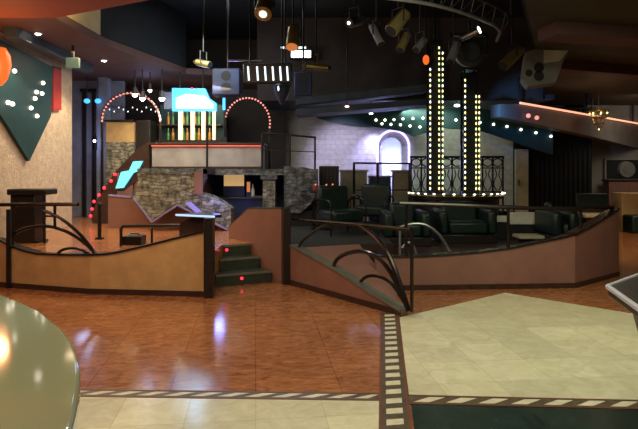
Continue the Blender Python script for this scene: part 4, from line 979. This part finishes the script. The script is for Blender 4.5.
# ================================================================== LIGHT: lamps at fixtures and added unseen fills
def lamp(kind, loc, power, color, size=.3, target=None, spot=None, size_y=None, name='lamp', blend=.5):
    l = bpy.data.lights.new(name, kind); l.energy = power; l.color = color
    if kind == 'AREA':
        l.size = size
        if size_y: l.shape = 'RECTANGLE'; l.size_y = size_y
    elif kind == 'SPOT': l.spot_size = math.radians(spot); l.spot_blend = blend; l.shadow_soft_size = size
    else: l.shadow_soft_size = size
    o = bpy.data.objects.new(name, l); COL.objects.link(o); o.location = loc
    if target is not None: o.rotation_euler = (Vector(target) - Vector(loc)).to_track_quat('-Z', 'Y').to_euler()
    return o
lamp('AREA', (-.8, 2.0, 3.6), 86, (1, .90, .70), 2.5, (-.8, 2.0, 0), size_y=2)
lamp('AREA', (2.6, 4.6, 3.55), 90, (.95, 1, .72), 2.0, (2.6, 5.0, 0), size_y=2)
lamp('AREA', (-2.2, 5.4, 3.6), 72, (1, .68, .42), 2.5, (-2.2, 5.6, 0), size_y=1.5)
lamp('AREA', (-6, 5.5, 3.0), 25, (1, .5, .3), 1.5, (-3.5, 6.5, 3.7))
p = lwall(0, 65, .5); lamp('POINT', (p.x, p.y - .1, p.z - .1), 24, (1, .5, .2), .15)
for p in dl[:2]: lamp('SPOT', (p.x, p.y, p.z - .06), 110, (1, .78, .5), .06, (p.x, p.y, 0), 115)
for p in dl[2:]: lamp('SPOT', (p.x, p.y, p.z - .1), 14, (1, .8, .62), .06, (p.x, p.y, 0), 130)
lamp('POINT', (-3.3, 7.95, 4.05), 12, (1, .75, .3), .15)
lamp('POINT', (at(190, 0, 11).x, 11.5, 3.3), 10, (.25, .55, 1), .1)
lamp('AREA', (at(194, 0, 12).x, 12.4, 2.95), 12, (1, .85, .6), .8, (at(194, 0, 13).x, 13.1, 2.5))
lamp('POINT', (at(392, 0, 15.3).x, 15.42, 1.75), 26, (.42, .48, 1), .1)
lamp('SPOT', (at(374, 0, 14.6).x, 14.62, 2.75), 110, (.42, .42, 1), .05, (at(376, 0, 15).x, 15.0, 1.6), 100, blend=1)
lamp('AREA', (3.0, 14.1, 3.1), 18, (.85, 1, .8), 1.8, (3.3, 15.0, 1.6), size_y=.2)
lamp('SPOT', (3.0, 12.9, 3.1), 50, (.85, 1, .8), .1, (3.2, 15, 1.9), 60)
lamp('SPOT', (.3, 12.75, 2.75), 230, (.66, .60, 1), .1, (.75, 15, 1.75), 66, blend=.8)
lamp('AREA', (-1.6, 10.2, 4.8), 18, (.8, .9, 1), 1.5, (-1.8, 10.2, 0))
lamp('POINT', at(225, 60, 9.3), 5, (.4, .6, 1), .1)
lamp('SPOT', at(498, 112, 10.5), 150, (.12, .42, 1), .05, at(512, 110, 11.7), 42, blend=.8)
lamp('SPOT', (7.6, 11.0, 3.5), 420, (1, .72, .42), .15, (7.0, 11.6, 0), 95)
lamp('SPOT', (3.6, 6.5, 3.55), 85, (1, .74, .45), .15, (3.9, 6.7, 0), 75)
lamp('SPOT', (1.0, 6.4, 3.3), 55, (1, .95, .75), .06, (1.3, 8, 4), 60)  # added unseen uplight that brightens the gold stage lights
lamp('AREA', (-2.2, 9.0, 3.6), 30, (.95, 1, .85), .8, (-2.2, 11.0, 1.0))
lamp('AREA', (9.0, 14.5, 3.4), 34, (1, .9, .7), 1.5, (9.2, 16.5, 1.0))
lamp('AREA', (-3.6, 9.8, 3.6), 34, (1, .72, .45), 1.2, (-3.6, 9.8, 0))
lamp('POINT', (-5.2, 12.4, 2.2), 8, (.5, .6, 1), .15)
lamp('POINT', at(148, 92, 12.6), 6, (.4, .55, 1), .15)
lamp('AREA', (at(206, 0, 10).x, 10.2, 3.3), 22, (1, .85, .75), .8, (at(206, 0, 11).x, 11.4, 1.9))
lamp('POINT', at(600, 120, 13.0), 6, (1, .6, .35), .1)
lamp('SPOT', at(300, 53, 8.35), 60, (.95, 1, 1), .08, (.1, 4.5, 0), 60)
lamp('POINT', (-1.77, 9.9, 1.17), 8, (.25, .32, 1), .1)  # added unseen blue lamp whose reflection makes the floor streak by the steps
lamp('POINT', at(462, 112, 13.2), 3.5, (.5, 1, .9), .1)
w = bpy.data.worlds.new('World'); S.world = w; w.use_nodes = True
w.node_tree.nodes['Background'].inputs['Color'].default_value = (.01, .01, .012, 1)

# ================================================================== CAMERA
cam = bpy.data.cameras.new('camera'); cam.sensor_width = 36; cam.lens = 36 * F / 638; cam.shift_y = -(214.5 - HY) / 638
co = bpy.data.objects.new('camera', cam); COL.objects.link(co); co.location = (0, 0, HC); co.rotation_euler = (math.pi / 2, 0, 0)
cam.clip_start = .05; S.camera = co
S.view_settings.view_transform = 'Standard'; S.view_settings.look = 'None'; S.view_settings.exposure = 0; S.view_settings.gamma = 1
S.view_settings.use_curve_mapping = False
S.cycles.use_denoising = True; S.cycles.sample_clamp_indirect = 4; S.cycles.max_bounces = 6
